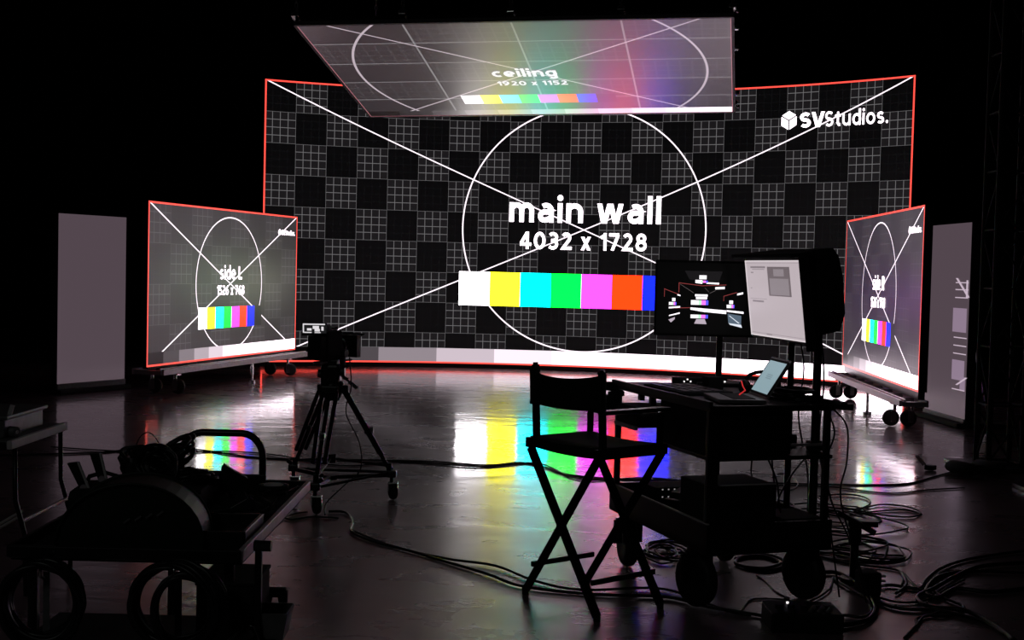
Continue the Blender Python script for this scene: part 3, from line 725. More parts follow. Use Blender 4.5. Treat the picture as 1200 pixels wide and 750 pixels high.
shp('lit_lines', [seg((240, 322), (340, 384), 3), seg((420, 345), (450, 375), 3), seg((455, 385), (500, 362), 3)], (.12, .10, .10), 1.0)
shp('lit_overhead', [qs((270, 225), (545, 225), (520, 308), (350, 290), (310, 290))], (.010, .009, .010), 1.0, .001)

# laptop
lp = thing('laptop', 'open laptop with pale blue-grey display on the cart top', 'laptop', (1.215, 6.14, 1.001), 0)
Ml = Matrix.Translation((1.218, 6.14, 1.001)) @ Matrix.Rotation(math.atan2(-.28, .023), 4, 'Z'); lp.matrix_world = Ml   # local x towards the camera side, local -y towards the operator
MB().box((0, -.115, .012), (.33, .23, .02), bevel=.005).build('base', M_alu, lp)
MB().box((0, -.10, .0235), (.27, .11, .003)).build('keyboard', M_matte, lp)
tl = Matrix.Translation((0, .0, .026)) @ Matrix.Rotation(-.56, 4, 'X')
MB().box(tl @ Vector((0, .005, .11)), (.33, .008, .22), tl.to_3x3(), bevel=.003).build('lid', M_alu, lp)
def lq(x0, x1, z0, z1, o): return [tl @ Vector((x, -o, z)) for x, z in ((x0, z0), (x1, z0), (x1, z1), (x0, z1))]
MB().quad(*lq(-.155, .155, .01, .21, .0015)).build('bezel', M_matte, lp, keepn=True)
MB().quad(*lq(-.138, .138, .022, .198, .0025)).build('display', glow('laptop_blue', (.25, .36, .40)), lp, keepn=True)
mb = MB()
for z in (.12, .11, .10): mb.quad(*lq(-.04, .05, z, z+.004, .0035))
mb.build('display_text', glow('laptop_text', (.14, .20, .24)), lp, keepn=True)
rt = MB(); rt.tube([(1.13, 6.14, 1.03), (1.155, 6.12, 1.055), (1.14, 6.10, 1.075), (1.135, 6.12, 1.10)], .0035, 6)
tag(rt.build('red_cable', M_redled), 'short glowing red cable loop beside the laptop hinge', 'cable')

# things on the cart's shelves
def case(name, label, cat, x, y, z, dx, dy, dz, m=None, rz=0.0, fr=None, group=None):
    t = thing(name, label, cat, mat=Mc @ Matrix.Translation((x, y, z)) @ Matrix.Rotation(rz, 4, 'Z'), group=group)
    MB().box((0, 0, dz/2), (dx, dy, dz), bevel=.006).build('body', m or M_matte, t)
    if fr == 'rack':
        for i in range(3): MB().box((0, -dy/2-.004, dz*(.2+.3*i)), (dx*.9, .008, dz*.24), bevel=.002).build('front_panel', M_plastic, t)
        MB().box((-dx*.4, -dy/2-.012, dz*.5), (.012, .016, dz*.4), bevel=.003).build('handle', M_black, t)
    return t
case('equipment_case', 'large black equipment case on the cart middle shelf under the laptop', 'case', -.10, -.28, .756, .44, .56, .21, fr='rack')
case('battery_box', 'black box filling the near end of the lower cart deck, highlight line painted along its lid', 'box', -.13, -.40, .321, .36, .32, .29, fr='rack')
bt_ = bpy.data.objects['battery_box']; MB().box((0, -.155, .292), (.35, .012, .006), bevel=.002).build('lid_highlight', M_white, bt_)  # white strip painted in for the highlight along the lid
ps = case('power_strip_box', 'black power distribution box hung at the left end of the cart', 'box', -.20, .36, .79, .30, .26, .11)
for i in range(3): MB().box((-.1+.08*i, -.135, .09), (.012, .006, .012)).build('status_light', M_led, ps)
MB().box((-.155, 0, .0), (.02, .28, .02)).build('hook_rail', M_steel, ps)
MB().bar((0, .15, .12), (0, .15, .20), .03, .03).bar((0, -.0, .10), (0, -.0, .20), .03, .03).build('hanger', M_black, ps)
bp = case('battery_pack', 'small black battery pack clipped to the left end of the cart', 'battery', -.42, .50, .84, .09, .11, .10, rz=.3)
MB().box((.05, -.03, .11), (.10, .03, .03), bevel=.005).build('clip', M_black, bp)
ct = case('control_box', 'black control box with a row of tiny lights, left on the lower cart deck', 'box', -.12, .30, .321, .24, .2, .15)
for i in range(3):
    for j in range(2): MB().box((-.08+.035*i, -.103, .14-.04*j), (.006, .005, .006)).build('status_light', M_led_dim, ct)
sp_ = case('camera_accessory', 'grey angular camera accessory lying mid lower cart deck', 'accessory', -.16, .02, .321, .14, .16, .12, m=M_plastic, rz=.5)
MB().prism([(-.08, 0), (.09, .0), (.05, .05), (-.06, .03)], (0, -.06, .13), (1, 0, 0), (0, 0, 1), (0, 1, 0), .1).build('cheese_plate', M_alu, sp_)
MB().cyl((.02, -.09, .06), (.02, -.13, .06), .03, n=14).build('knob', M_black, sp_)
kb = case('keyboard', 'flat black control keyboard lying on the left half of the cart top', 'keyboard', -.12, .10, 1.001, .30, .46, .018)
for i in range(4):
    for j in range(3): MB().box((-.1+.06*i, -.16+.15*j, .02), (.045, .12, .005), bevel=.002).build('key', M_plastic, kb)
nb = case('notebook', 'thin grey notebook at the far left corner of the cart top', 'notebook', -.20, .46, 1.001, .22, .16, .008, m=M_grey)
sw = case('video_switcher', 'low black switcher box with tiny white lights at the rear of the cart top', 'switcher', .15, .50, 1.001, .30, .10, .035)
for i, xx in enumerate((-.12, -.10, -.08, .06, .10)): MB().box((xx, -.053, .018+.012*(i % 2)), (.006, .005, .008)).build('status_light', M_led, sw)
rd = case('radio_charger', 'black radio charger standing before the preview monitor', 'charger', .07, .18, 1.001, .09, .08, .07)
MB().cyl((.03, .0, .07), (.03, 0, .24), .0025, n=6).build('antenna', M_black, rd)
MB().box((.05, -.042, .045), (.008, .004, .008)).build('status_light', M_led, rd)
hs = thing('headset', 'black headset and cables heaped on the right end of the cart top', 'headset', mat=Mc @ Matrix.Translation((.2, -.1, 1.001)))
MB().tube([(.09*cos(a*pi/10), .02*sin(a), .03+.09*sin(a*pi/10)) for a in range(11)], .01, 8).build('headband', M_matte, hs)
for s in (-1, 1): MB().lathe([(0, -.02), (.03, -.02), (.04, 0), (.03, .02), (0, .02)], Matrix.Translation((s*.09, 0, .04)) @ Matrix.Rotation(pi/2, 4, 'Y'), 14).build('ear_cup', M_rubber, hs)
rr = random.Random(3)
def heap(label, M, rx, ry, z0, n, r, name='cable_heap', spread=.3, group=None):
    mb = MB()
    for i in range(n):
        k = rr.uniform(.55, 1.0); cx, cy = rr.uniform(-spread, spread)*rx, rr.uniform(-spread, spread)*ry; ph = rr.uniform(0, 6.28)
        pts = [(cx+rx*k*cos(a+ph)*(1+.12*sin(3*a)), cy+ry*k*sin(a+ph)*(1+.1*cos(2*a)), z0+r+i*r*1.1+rr.uniform(0, r)*abs(sin(a))) for a in [j*2*pi/26 for j in range(26)]]
        mb.tube(smooth_path(pts, 2, True), r, 6, True)
    o = mb.build(name, M_cable); o.matrix_world = M
    return tag(o, label, 'cable', group)
heap('tangle of black cables on the right end of the lower cart deck', Mc @ Matrix.Translation((.17, .05, .32)), .13, .30, 0, 9, .008)
heap('coiled black cable lying on the cart top behind the laptop', Mc @ Matrix.Translation((.22, -.36, 1.0)), .10, .15, 0, 6, .008)
mx_ = case('lens_case', 'low black case at the near right corner of the lower cart deck', 'case', .20, -.44, .321, .22, .26, .12)
# cables hanging from the cart
def cable(name, label, pts, r, m=None, k=6, group=None, n=8):
    return tag(MB().tube(smooth_path(pts, k), r, n).build(name, m or M_cable), label, 'cable', group)
hang = [((.36, -.40, 1.38), (.38, -.42, 1.1), (.37, -.41, .8), (.40, -.45, .5), (.46, -.5, .02)),
        ((.34, -.22, 1.36), (.36, -.26, 1.15), (.35, -.24, .9), (.38, -.3, .6), (.40, -.28, .3), (.5, -.2, .01)),
        ((.30, -.10, .97), (.31, -.05, .7), (.30, -.1, .45), (.2, -.05, .33)),
        ((.25, -.50, .74), (.28, -.3, .6), (.22, -.28, .45), (.24, -.4, .33)),
        ((.0, -.55, .74), (.05, -.56, .62), (.10, -.5, .5), (.14, -.45, .45)),
        ((.12, -.2, .74), (.12, -.18, .6), (.16, -.2, .45), (.15, -.1, .34)),
        ((.36, -.47, .98), (.40, -.5, .85), (.37, -.48, .70), (.42, -.46, .5), (.50, -.52, .3), (.55, -.6, .01)),
        ((.33, -.55, .99), (.40, -.60, .9), (.41, -.6, .72), (.38, -.6, .55), (.44, -.64, .3), (.52, -.7, .01))]
hl = ['thin cable dangling beside the near mast of the cart', 'thin cable dangling beside the far mast of the cart', 'cable dropping behind the far mast to the lower deck', 'looping cable between cart middle shelf and lens case', 'short cable slanting down from the cart middle shelf front',
      'short cable dropping from the middle of the cart middle shelf', 'cable running down outside the right cart side to the floor', 'cable hanging from the near right corner of the cart top']
for p, l_ in zip(hang, hl): cable('hanging_cable', l_, [lc(*q) for q in p], .0045, group='cables hanging from the cart')
# short stand beside the cart
st = thing('floor_stand', 'short black equipment stand among the cables right of the cart', 'stand', (1.86, 6.62, 0))
MB().cyl((0, 0, .02), (0, 0, .30), .022, n=14).cyl((0, 0, .2), (0, 0, .30), .034, n=14).build('column', M_black, st)
MB().cyl((0, 0, .0), (0, 0, .02), .07, n=20).build('base', M_black, st)
MB().box((.03, 0, .315), (.16, .10, .03), bevel=.006).build('top_plate', M_black, st)
MB().bar((-.10, -.03, .375), (.08, -.10, .28), .03, .025).build('tilted_arm', M_black, st)
st2 = thing('connector_box', 'small black connector box with pale sockets on the floor by the short stand', 'box', (1.86, 6.35, 0), .2)
MB().box((0, 0, .06), (.10, .10, .12), bevel=.008).build('body', M_matte, st2)
for i in range(4): MB().box((.055, -.035, .025+.025*i), (.04, .02, .010), bevel=.002).build('socket', M_white, st2)
# power box in the foreground
pb = thing('power_box', 'dark green-black power box on the floor at the bottom picture edge', 'box', (1.375, 5.72, 0), .0)
MB().box((0, 0, .045), (.33, .24, .09), bevel=.01).build('body', M_green, pb)
for i in range(5): MB().cyl((-.11+.055*i, -.02, .088), (-.11+.055*i, -.02, .108), .018, n=14).build('socket', M_rubber, pb)
MB().box((-.055, .06, .095), (.01, .01, .008)).build('status_light', M_led, pb)
for i in range(3): MB().cyl((.02+.04*i, -.07, .088), (.03+.04*i, -.10, .12), .010, n=10).build('plug', M_alu, pb)

# ================================================================== STUDIO CAMERA ON TRIPOD
FA, FB, FC = Vector((-1.257, 8.09, 0)), Vector((-.815, 8.67, 0)), Vector((-1.53, 8.84, 0))
tc_ = Vector((-1.22, 8.53, 0))
tri = thing('camera_tripod', 'black two-stage video tripod under the studio camera', 'tripod', tc_)
def tl_(v): return Vector(v)-tc_
MB().lathe([(0, .70), (.05, .70), (.065, .74), (.085, .80), (.075, .83), (.05, .84), (0, .84)], None, 20).build('bowl', M_black, tri)
fh = MB(); fh.box((-.01, 0, .87), (.13, .13, .16), bevel=.02).box((-.01, .0, .965), (.10, .16, .03), bevel=.006).cyl((.05, 0, .90), (.085, 0, .90), .035, n=16).cyl((-.07, 0, .88), (-.10, 0, .88), .03, n=16); fh.build('fluid_head', M_black, tri)
MB().cyl((.075, -.02, .86), (.11, -.03, .845), .012, n=10).cyl((.07, .02, .93), (.10, .0, .935), .010, n=10).build('lock_lever', M_chrome, tri)
MB().cyl((.03, -.03, .90), (.16, .02, .79), .008, n=8).cyl((.115, .0, .827), (.165, .022, .786), .014, n=10).build('pan_handle', M_chrome, tri)
for F in (FA, FB, FC):
    f = tl_(F); d = Vector((f.x, f.y, 0)).normalized(); s = Vector((-d.y, d.x, 0))
    top = d*.075+Vector((0, 0, .78)); bot = d*(f.length-.02)+Vector((0, 0, .215)); mid = top.lerp(bot, .52)
    g = MB()
    for q in (-1, 1): g.cyl(top+s*q*.050, mid.lerp(bot, .62)+s*q*.040, .015, n=10)
    g.box(top, (.05, .12, .05), d.to_track_quat('X', 'Z').to_matrix(), bevel=.01); g.box(mid, (.03, .09, .04), bevel=.006)
    lg = g.build('leg', M_black, tri)
    h = MB(); h.cyl(top.lerp(bot, .12), bot, .015, n=10); h.cyl(bot+Vector((0, 0, .04)), bot-Vector((0, 0, .03)), .02, n=12); h.build('lower_stage', M_black, lg)
    MB().box(mid+d*.03, (.03, .03, .05), bevel=.005).build('leg_clamp', M_alu, lg)
    MB().cyl((0, 0, .30), bot+Vector((0, 0, .02)), .009, n=8).build('spreader_arm', M_black, tri)
MB().cyl((0, 0, .27), (0, 0, .33), .035, n=16).build('spreader_hub', M_black, tri)
dl = thing('tripod_dolly', 'three-wheeled black dolly carrying the camera tripod', 'dolly', tc_)
MB().cyl((0, 0, .155), (0, 0, .185), .05, n=18).build('hub', M_black, dl)
for F in (FA, FB, FC):
    f = tl_(F); d = Vector((f.x, f.y, 0)).normalized(); L_ = f.length; s = Vector((-d.y, d.x, 0))
    a = MB(); a.bar(d*.03+Vector((0, 0, .17)), d*(L_)+Vector((0, 0, .17)), .03, .025); a.box(d*L_+Vector((0, 0, .18)), (.07, .07, .05), bevel=.01); a.cyl(d*L_+Vector((0, 0, .10)), d*L_+Vector((0, 0, .18)), .014, n=10)
    ar = a.build('arm', M_black, dl)
    MB().cyl(d*L_+s*.02+Vector((0, 0, .21)), d*L_+s*.05+Vector((0, 0, .23)), .014, n=10).build('clamp_knob', M_black, ar)
    k_ = MB(); k_.lathe([(0, -.02), (.035, -.022), (.055, -.016), (.06, 0), (.055, .016), (.035, .022), (0, .02)], Matrix.Translation(d*L_+Vector((.012, -.01, .06))) @ Matrix.Rotation(.5, 4, 'Z') @ Matrix.Rotation(pi/2, 4, 'Y'), 20); k_.build('wheel', M_rubber, ar)
    f_ = MB(); f_.box(d*L_+Vector((.012, -.01, .115)), (.07, .05, .012), bevel=.003); f_.box(d*L_+Vector((-.018, -.01, .09)), (.008, .035, .06)); f_.box(d*L_+Vector((.042, -.01, .09)), (.008, .035, .06)); f_.build('wheel_fork', M_chrome, ar)
# tie straps between wheels (the horizontal bars seen low)
for a, b in ((FA, FB), (FC, FB)):
    p, q = tl_(a), tl_(b); MB().cyl(p+Vector((0, 0, .17)), q+Vector((0, 0, .19)), .010, n=8).build('tie_bar', M_black, dl)
vc = thing('studio_camera', 'black studio video camera with matte box and lit top monitor', 'camera', (-1.245, 8.53, .965), -.42)
MB().box((0, -.02, .11), (.115, .20, .20), bevel=.014).build('body', M_matte, vc)
MB().box((0, -.16, .10), (.105, .07, .16), bevel=.01).build('battery', M_matte, vc)
MB().cyl((0, .09, .10), (0, .20, .10), .045, n=20).cyl((0, .12, .10), (0, .16, .10), .052, n=20).build('lens', M_black, vc)
MB().prism([(-.06, -.05), (.06, -.05), (.06, .05), (-.06, .05)], (0, .20, .10), (1, 0, 0), (0, 0, 1), (0, 1, 0), .02).prism([(-.085, -.08), (.085, -.08), (.085, .075), (-.085, .075)], (0, .22, .10), (1, 0, 0), (0, 0, 1), (0, 1, 0), .05).build('matte_box', M_black, vc)
MB().box((0, .285, .17), (.17, .08, .006), Matrix.Rotation(.3, 3, 'X')).build('top_flag', M_matte, vc)
MB().cyl((.0, -.12, .205), (.0, .09, .225), .012, n=10).bar((0, -.10, .18), (0, -.10, .21), .02, .02).bar((0, .07, .18), (0, .07, .225), .02, .02).build('top_handle', M_black, vc)
for s in (-1, 1): MB().cyl((s*.03, -.15, .0), (s*.03, .24, .0), .007, n=8).build('rod', M_steel, vc)
MB().cyl((.09, .02, .06), (.125, .02, .06), .028, n=14).build('follow_focus', M_black, vc)
MB().box((.07, .06, .0), (.03, .04, .09), bevel=.008).build('side_grip', M_rubber, vc)
mh_ = MB(); Rm = Matrix.Rotation(.62, 3, 'Z') @ Matrix.Rotation(-.75, 3, 'X')
cm = Vector((-.02, -.16, .225))
om = mh_.box(cm, (.17, .018, .10), Rm, bevel=.004).build('monitor', M_black, vc)
def mq(x0, x1, z0, z1, o): return [cm+Rm @ Vector((x, -o, z)) for x, z in ((x0, z0), (x1, z0), (x1, z1), (x0, z1))]
mb = MB(); mb.quad(*mq(-.078, .078, -.042, .042, .0095)); mb.build('display', glow('camera_view_dark', (.012, .012, .013)), om, keepn=True)
mb = MB()
for q in ((-.075, .07, .030, .041), (-.078, -.070, -.04, .04), (-.05, -.02, -.02, .0), (-.012, .03, -.005, .022), (.0, .035, -.028, -.005), (-.07, -.02, -.041, -.032), (.0, .04, -.041, -.034), (.045, .06, -.02, .015)): mb.quad(*mq(*q, .0105))
mb.build('display_content', glow('camera_view_lit', (.75, .72, .75)), om, keepn=True)
MB().box((.045, -.10, .235), (.035, .05, .035), bevel=.006).build('receiver', M_grey, vc)
cable('camera_cable', 'thin cable hanging from the studio camera down to the floor', [(-1.10, 8.48, 1.0), (-1.08, 8.44, .8), (-1.12, 8.5, .62), (-1.02, 8.46, .42), (-1.0, 8.38, .25), (-1.1, 8.3, .15), (-1.2, 8.2, .05), (-1.18, 8.02, .008)], .0045)
cable('camera_cable', 'cable tail with bright plug lying at the front tripod wheel', [(-1.35, 8.2, .10), (-1.45, 8.0, .03), (-1.38, 7.85, .008), (-1.25, 7.95, .008), (-1.08, 7.93, .008)], .006)

# ================================================================== EQUIPMENT CART, FRONT LEFT
ec = thing('equipment_cart', 'black utility cart heaped with gear in the left foreground, hoop handle behind', 'cart', (-1.21, 4.6, 0))
def el(x, y, z): return Vector((x+1.21, y-4.6, z))
X0, X1, Y0, Y1 = -1.58, -.845, 3.93, 5.25
MB().box((0, 0, .665), (X1-X0, Y1-Y0, .02), bevel=.003).build('tray_floor', M_matte, ec)
MB().box(el(X1, 4.59, .685), (.018, Y1-Y0, .04), bevel=.004).build('right_rim', M_steel, ec)
MB().box(el(X0, 4.59, .685), (.018, Y1-Y0, .04), bevel=.004).build('left_rim', M_black, ec)
MB().box(el(-1.21, Y0, .685), (X1-X0, .018, .04), bevel=.004).build('front_rim', M_black, ec)
MB().box(el(-1.21, Y1, .685), (X1-X0, .018, .04), bevel=.004).build('rear_rim', M_black, ec)
MB().box(el((X0+X1)/2, 4.155, .35), (X1-X0, .45, .03), bevel=.003).build('lower_shelf', M_matte, ec)
for x, y in ((X0+.05, Y0+.08), (X1-.05, Y0+.08), (-1.28, 4.75), (-1.08, 4.75)):
    if True:
        MB().box(el(x, y, .40), (.03, .03, .52), bevel=.004).build('leg', M_black, ec)
        o = MB().box(el(x, y, .15), (.06, .06, .02)).bar(el(x-.03, y, .15), el(x-.03, y, .07), .01, .04).bar(el(x+.03, y, .15), el(x+.03, y, .07), .01, .04).build('caster', M_black, ec)
        MB().lathe([(0, -.018), (.055, -.018), (.065, 0), (.055, .018), (0, .018)], Matrix.Translation(el(x, y, .065)) @ Matrix.Rotation(pi/2, 4, 'Y'), 18).build('wheel', M_rubber, o)
hp = []
for x, z in ((-1.385, .67), (-1.385, .80)): hp.append((x, z))
for a in range(1, 7): hp.append((-1.385+.09*(1-cos(a*pi/12)), .80+.10*sin(a*pi/12)))
for a in range(0, 7): hp.append((-1.13+.09*sin(a*pi/12), .80+.10*cos(a*pi/12)))
hp.append((-1.04, .67))
MB().tube([el(x, 5.25, z) for x, z in hp], .0155, 10).build('hoop_handle', M_black, ec)
MB().cyl(el(-.775-.04, 4.0, .735-.03), el(-.76, 4.0, .735-.03), .018, n=12).build('rim_knob', M_black, ec)
MB().box(el(-.80, 4.0, .52), (.022, .022, .36), bevel=.003).build('corner_post', M_black, ec)
MB().box(el(-1.21, 5.23, .70), (.38, .02, .06), bevel=.004).build('handle_plate', M_black, ec)
# domed reel case
dm = thing('reel_case', 'black domed cable reel case sitting at the front of the equipment cart', 'reel case', (-1.235, 4.12, .676), .12)
pf = [(-.235, 0)]+[(-.235*cos(a*pi/20), .215*sin(a*pi/20)**.9 if a else 0) for a in range(0, 21)][1:-1]+[(.235, 0)]
MB().prism(pf, (0, -.10, .0), (1, 0, 0), (0, 0, 1), (0, 1, 0), .22).build('drum_body', M_green, dm)
for y in (-.105, .115): MB().tube([(p[0]*1.0, y, p[1]+.002) for p in pf], .005, 8).build('drum_rim', M_green, dm)
mb = MB()
for i in range(4): mb.bar((-.02+.035*i, -.107, .09+.008*i), (.0+.035*i, -.107, .105+.008*i), .004, .006)
mb.build('embossed_marks', M_grey, dm)
# clamps standing up
def clampx(label, loc, lean):
    t = thing('spring_clamp', label, 'clamp', loc, 0); t.rotation_euler = (0, lean, .2)
    MB().prism([(-.012, 0), (.012, 0), (.017, .12), (-.016, .13)], (0, -.012, 0), (1, 0, 0), (0, 0, 1), (0, 1, 0), .024).build('jaw', M_black, t)
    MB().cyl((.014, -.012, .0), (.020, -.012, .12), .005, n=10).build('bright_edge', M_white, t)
    MB().cyl((0, -.02, .03), (0, .02, .03), .012, n=12).build('pivot', M_steel, t)
clampx('taller of two upright black clamps with shining edges on the equipment cart', (-1.438, 4.42, .81), -.28)
clampx('shorter upright black clamp leaning left behind the domed reel case', (-1.478, 4.36, .79), -.42)
MB_ = case
bx = thing('gear_bag', 'black soft gear bag holding the clamps at the left of the cart tray', 'bag', (-1.44, 4.42, .676), .1)
MB().box((0, 0, .07), (.20, .26, .14), bevel=.03).build('body', M_cloth, bx)
MB().tube([(-.07, 0, .13), (-.05, 0, .17), (.0, 0, .185), (.05, 0, .17), (.07, 0, .13)], .008, 8).build('carry_strap', M_cloth, bx)
def can(label, loc, r, h, m, cap):
    t = thing('spray_can', label, 'can', loc); MB().lathe([(0, 0), (r, 0), (r, h*.8), (r*.75, h*.86), (r*.4, h*.9), (0, h*.9)], None, 18).build('body', m, t)
    MB().cyl((0, 0, h*.88), (0, 0, h), r*.42, n=12).build('nozzle', cap, t)
can('grey spray can standing behind the domed reel case', (-1.335, 4.56, .76), .018, .12, M_grey, M_chrome)
can('dark slim spray can left of the grey spray can', (-1.385, 4.56, .76), .017, .13, M_matte, M_grey)
can('thin tall bright-topped marker can behind the spray cans', (-1.355, 4.66, .79), .008, .125, M_grey, M_white)
tb = thing('gear_box', 'black box in the middle of the cart tray under the cable heap', 'box', (-1.30, 4.72, .676), .05)
MB().box((0, 0, .05), (.34, .44, .10), bevel=.01).build('body', M_matte, tb)
MB().box((0, 0, .105), (.35, .45, .015), bevel=.004).build('lid', M_matte, tb)
for i, (x, y, z, r1, r2, tx, ty, n_) in enumerate(((-1.28, 4.70, .80, .10, .10, .5, .1, 8), (-1.22, 4.78, .82, .09, .11, .3, -.5, 8), (-1.36, 4.82, .80, .08, .10, .2, .4, 7), (-1.14, 4.66, .76, .10, .09, -.3, -.2, 7), (-1.24, 4.60, .83, .07, .08, .8, .3, 6))):
    lab = ('coiled black cable at the front of the heap on the equipment cart', 'coiled black cable on top of the heap, tipped to the right', 'coiled black cable at the rear left of the cart heap', 'coiled black cable sliding off the right side of the heap', 'small steeply tilted cable coil beside the spray cans')[i]
    heap(lab, Matrix.Translation((x-.07, y, z+.03)) @ Matrix.Rotation(tx, 4, 'X') @ Matrix.Rotation(ty, 4, 'Y'), r1, r2, -.02, n_, .0075, name='cable_coil', group='cable coils heaped on the equipment cart')
cable('loose_wire', 'thin wire loop springing up left of the hoop handle', [(-1.50, 4.95, .80), (-1.48, 4.95, .90), (-1.44, 4.95, .935), (-1.40, 4.95, .90), (-1.37, 4.95, .82)], .0022)
po = thing('pouch', 'dark pointed pouch standing inside the hoop handle', 'pouch', (-1.085, 4.9, .70), .3)
MB().prism([(-.06, 0), (.06, 0), (.055, .07), (.0, .10), (-.035, .125), (-.045, .11), (-.05, .05)], (0, -.03, 0), (1, 0, 0), (0, 0, 1), (0, 1, 0), .06).build('body', M_green, po)
MB().box((0, 0, -.012), (.14, .09, .024), bevel=.006).build('bottom_pad', M_matte, po)
bn = thing('parts_bin', 'black open parts bin at the right front of the cart tray', 'bin', (-.965, 4.22, .676), 0)
for d, c in (((.20, .012, .06), (0, -.15, .03)), ((.20, .012, .06), (0, .15, .03)), ((.012, .30, .06), (-.1, 0, .03)), ((.012, .30, .06), (.1, 0, .03))): MB().box(c, d, bevel=.003).build('side', M_plastic, bn)
MB().box((0, 0, .004), (.2, .3, .008)).build('bottom', M_plastic, bn)
for i, (x, y, a, l_) in enumerate(((-1.0, 4.75, .7, .10), (-.93, 4.95, -.5, .12), (-.90, 4.55, 1.1, .08), (-1.08, 4.55, .3, .12))):
    t = thing('screwdriver', ('screwdriver lying point up by the parts bin', 'screwdriver lying near the hoop handle foot', 'screwdriver lying against the right tray rim', 'screwdriver leaning left of the parts bin')[i], 'screwdriver', (x, y, .70), a, 'screwdrivers in the cart tray')
    MB().cyl((0, 0, 0), (l_*.5, 0, .012), .009, n=10).build('handle', M_plastic, t); MB().cyl((l_*.5, 0, .012), (l_, 0, .045), .003, n=8).build('blade', M_chrome, t)
tr = thing('tape_roll', 'flat roll of tape with pale core by the rear right tray corner', 'tape', (-.96, 5.08, .69), 0)
MB().lathe([(.04, 0), (.062, 0), (.062, .025), (.04, .025), (.04, 0)], None, 24).build('tape', M_matte, tr); MB().lathe([(.037, 0), (.040, 0), (.040, .026), (.037, .026), (.037, 0)], None, 24).build('core', M_white, tr)
cl = thing('folded_cloth', 'dark cloth crumpled around the pouch in the cart tray', 'cloth', (-1.05, 4.72, .676), .2)
mb = MB(); G = [[mb.bm.verts.new((-.16+.32*i/14, -.16+.32*j/14, .012+.035*abs(sin(i*.9+j*.4))*abs(cos(j*.7-i*.3))*(1-((i-7)/8)**2)*(1-((j-7)/8)**2)*2)) for j in range(15)] for i in range(15)]
for i in range(14):
    for j in range(14): mb.bm.faces.new((G[i][j], G[i+1][j], G[i+1][j+1], G[i][j+1])).smooth = True
mb.build('cloth', M_cloth, cl)
# hanging coils in front
def hang_coil(label, c, rx, rz_, n, r, yaw, seed):
    rg = random.Random(seed); mb = MB()
    for i in range(n):
        k = rg.uniform(.82, 1.0); oy = rg.uniform(-.03, .03); ph = rg.uniform(0, 6)
        pts = [(rx*k*cos(a), oy+.012*sin(2*a+ph), rz_*(1-k)*.6+rz_*k*sin(a)+.006*sin(3*a+ph)) for a in [j*2*pi/28 for j in range(28)]]
        mb.tube(smooth_path(pts, 2, True), r, 6, True)
    o = mb.build('hanging_cable_coil', M_cable); o.location = c; o.rotation_euler = (0, 0, yaw); return tag(o, label, 'cable', 'cable coils hanging on the cart front')
hang_coil('thick round cable coil hanging at the left front of the cart', (-1.446, 3.86, .535), .125, .135, 16, .009, .1, 1)
hang_coil('loosely wound cable coil hanging at the right front of the cart', (-1.03, 3.86, .535), .155, .14, 13, .007, -.15, 2)
hang_coil('inner slack cable loops inside the right front coil', (-1.00, 3.84, .53), .095, .12, 6, .006, .3, 5)
for x, wd in ((-1.446, 'left'), (-1.03, 'right')):
    t = thing('hook', 'steel hook holding the %s hanging coil on the cart' % wd, 'hook', (x, 3.9, .66)); MB().tube([(0, .02, .02), (0, -.03, .02), (0, -.06, .0), (0, -.06, -.03), (0, -.03, -.045)], .005, 8).build('bent_rod', M_chrome, t)
    MB().box((0, -.005, -.13 if wd == 'left' else -.12), (.02, .005, .2)).build('strap', M_grey if wd == 'left' else M_matte, t)
cs = thing('hard_case', 'black hard case on the lower shelf at the right front of the cart', 'case', (-.905, 4.12, .366), 0)
MB().box((0, 0, .105), (.19, .26, .21), bevel=.01).build('body', M_matte, cs); MB().box((0, 0, .213), (.195, .265, .012), bevel=.003).build('lid', M_matte, cs)
hpl = thing('case_handle_plate', 'black rounded plate with a hand hole beside the lower cart shelf', 'plate', (-.80, 4.30, .36), 0)
mb = MB(); prf = [(-.042, 0), (.042, 0), (.042, .12), (.034, .132), (-.034, .132), (-.042, .12)]; hol = [(-.014, .035), (.010, .035), (.016, .07), (.010, .10), (-.010, .10), (-.016, .07)]
V1 = [[mb.bm.verts.new((x, y, z)) for x, z in prf] for y in (-.01, .01)]; V2 = [[mb.bm.verts.new((x, y, z)) for x, z in hol] for y in (-.01, .01)]
for i in range(6):
    j = (i+1) % 6
    for k_ in (0, 1): mb.bm.faces.new((V1[k_][i], V1[k_][j], V2[k_][j], V2[k_][i]))
    mb.bm.faces.new((V1[0][i], V1[0][j], V1[1][j], V1[1][i])); mb.bm.faces.new((V2[0][i], V2[0][j], V2[1][j], V2[1][i]))
mb.build('plate', M_matte, hpl)
MB().bar((-.03, 0, .09), (-.09, -.0, .09), .02, .015).build('hinge_arm', M_matte, hpl)
gb = thing('small_tray', 'grey open tapered tray at the lower right corner of the cart', 'tray', (-.77, 4.06, .395), 0)
mb = MB(); o4 = [(-.05, -.05), (.05, -.05), (.05, .06), (-.05, .06)]; t4 = [(-.068, -.065), (.066, -.065), (.066, .075), (-.068, .075)]
for a_, b_ in ((o4, t4),):
    A = [mb.bm.verts.new((x, y, 0)) for x, y in a_]; B = [mb.bm.verts.new((x, y, .09)) for x, y in b_]; Ci = [mb.bm.verts.new((x*.93, y*.93, .09)) for x, y in b_]; D = [mb.bm.verts.new((x*.9, y*.9, .006)) for x, y in a_]
    mb.bm.faces.new(A[::-1]); mb.bm.faces.new(D)
    for i in range(4):
        j = (i+1) % 4; mb.bm.faces.new((A[i], A[j], B[j], B[i])); mb.bm.faces.new((B[i], B[j], Ci[j], Ci[i])); mb.bm.faces.new((Ci[i], Ci[j], D[j], D[i]))
mb.build('body', M_grey, gb)
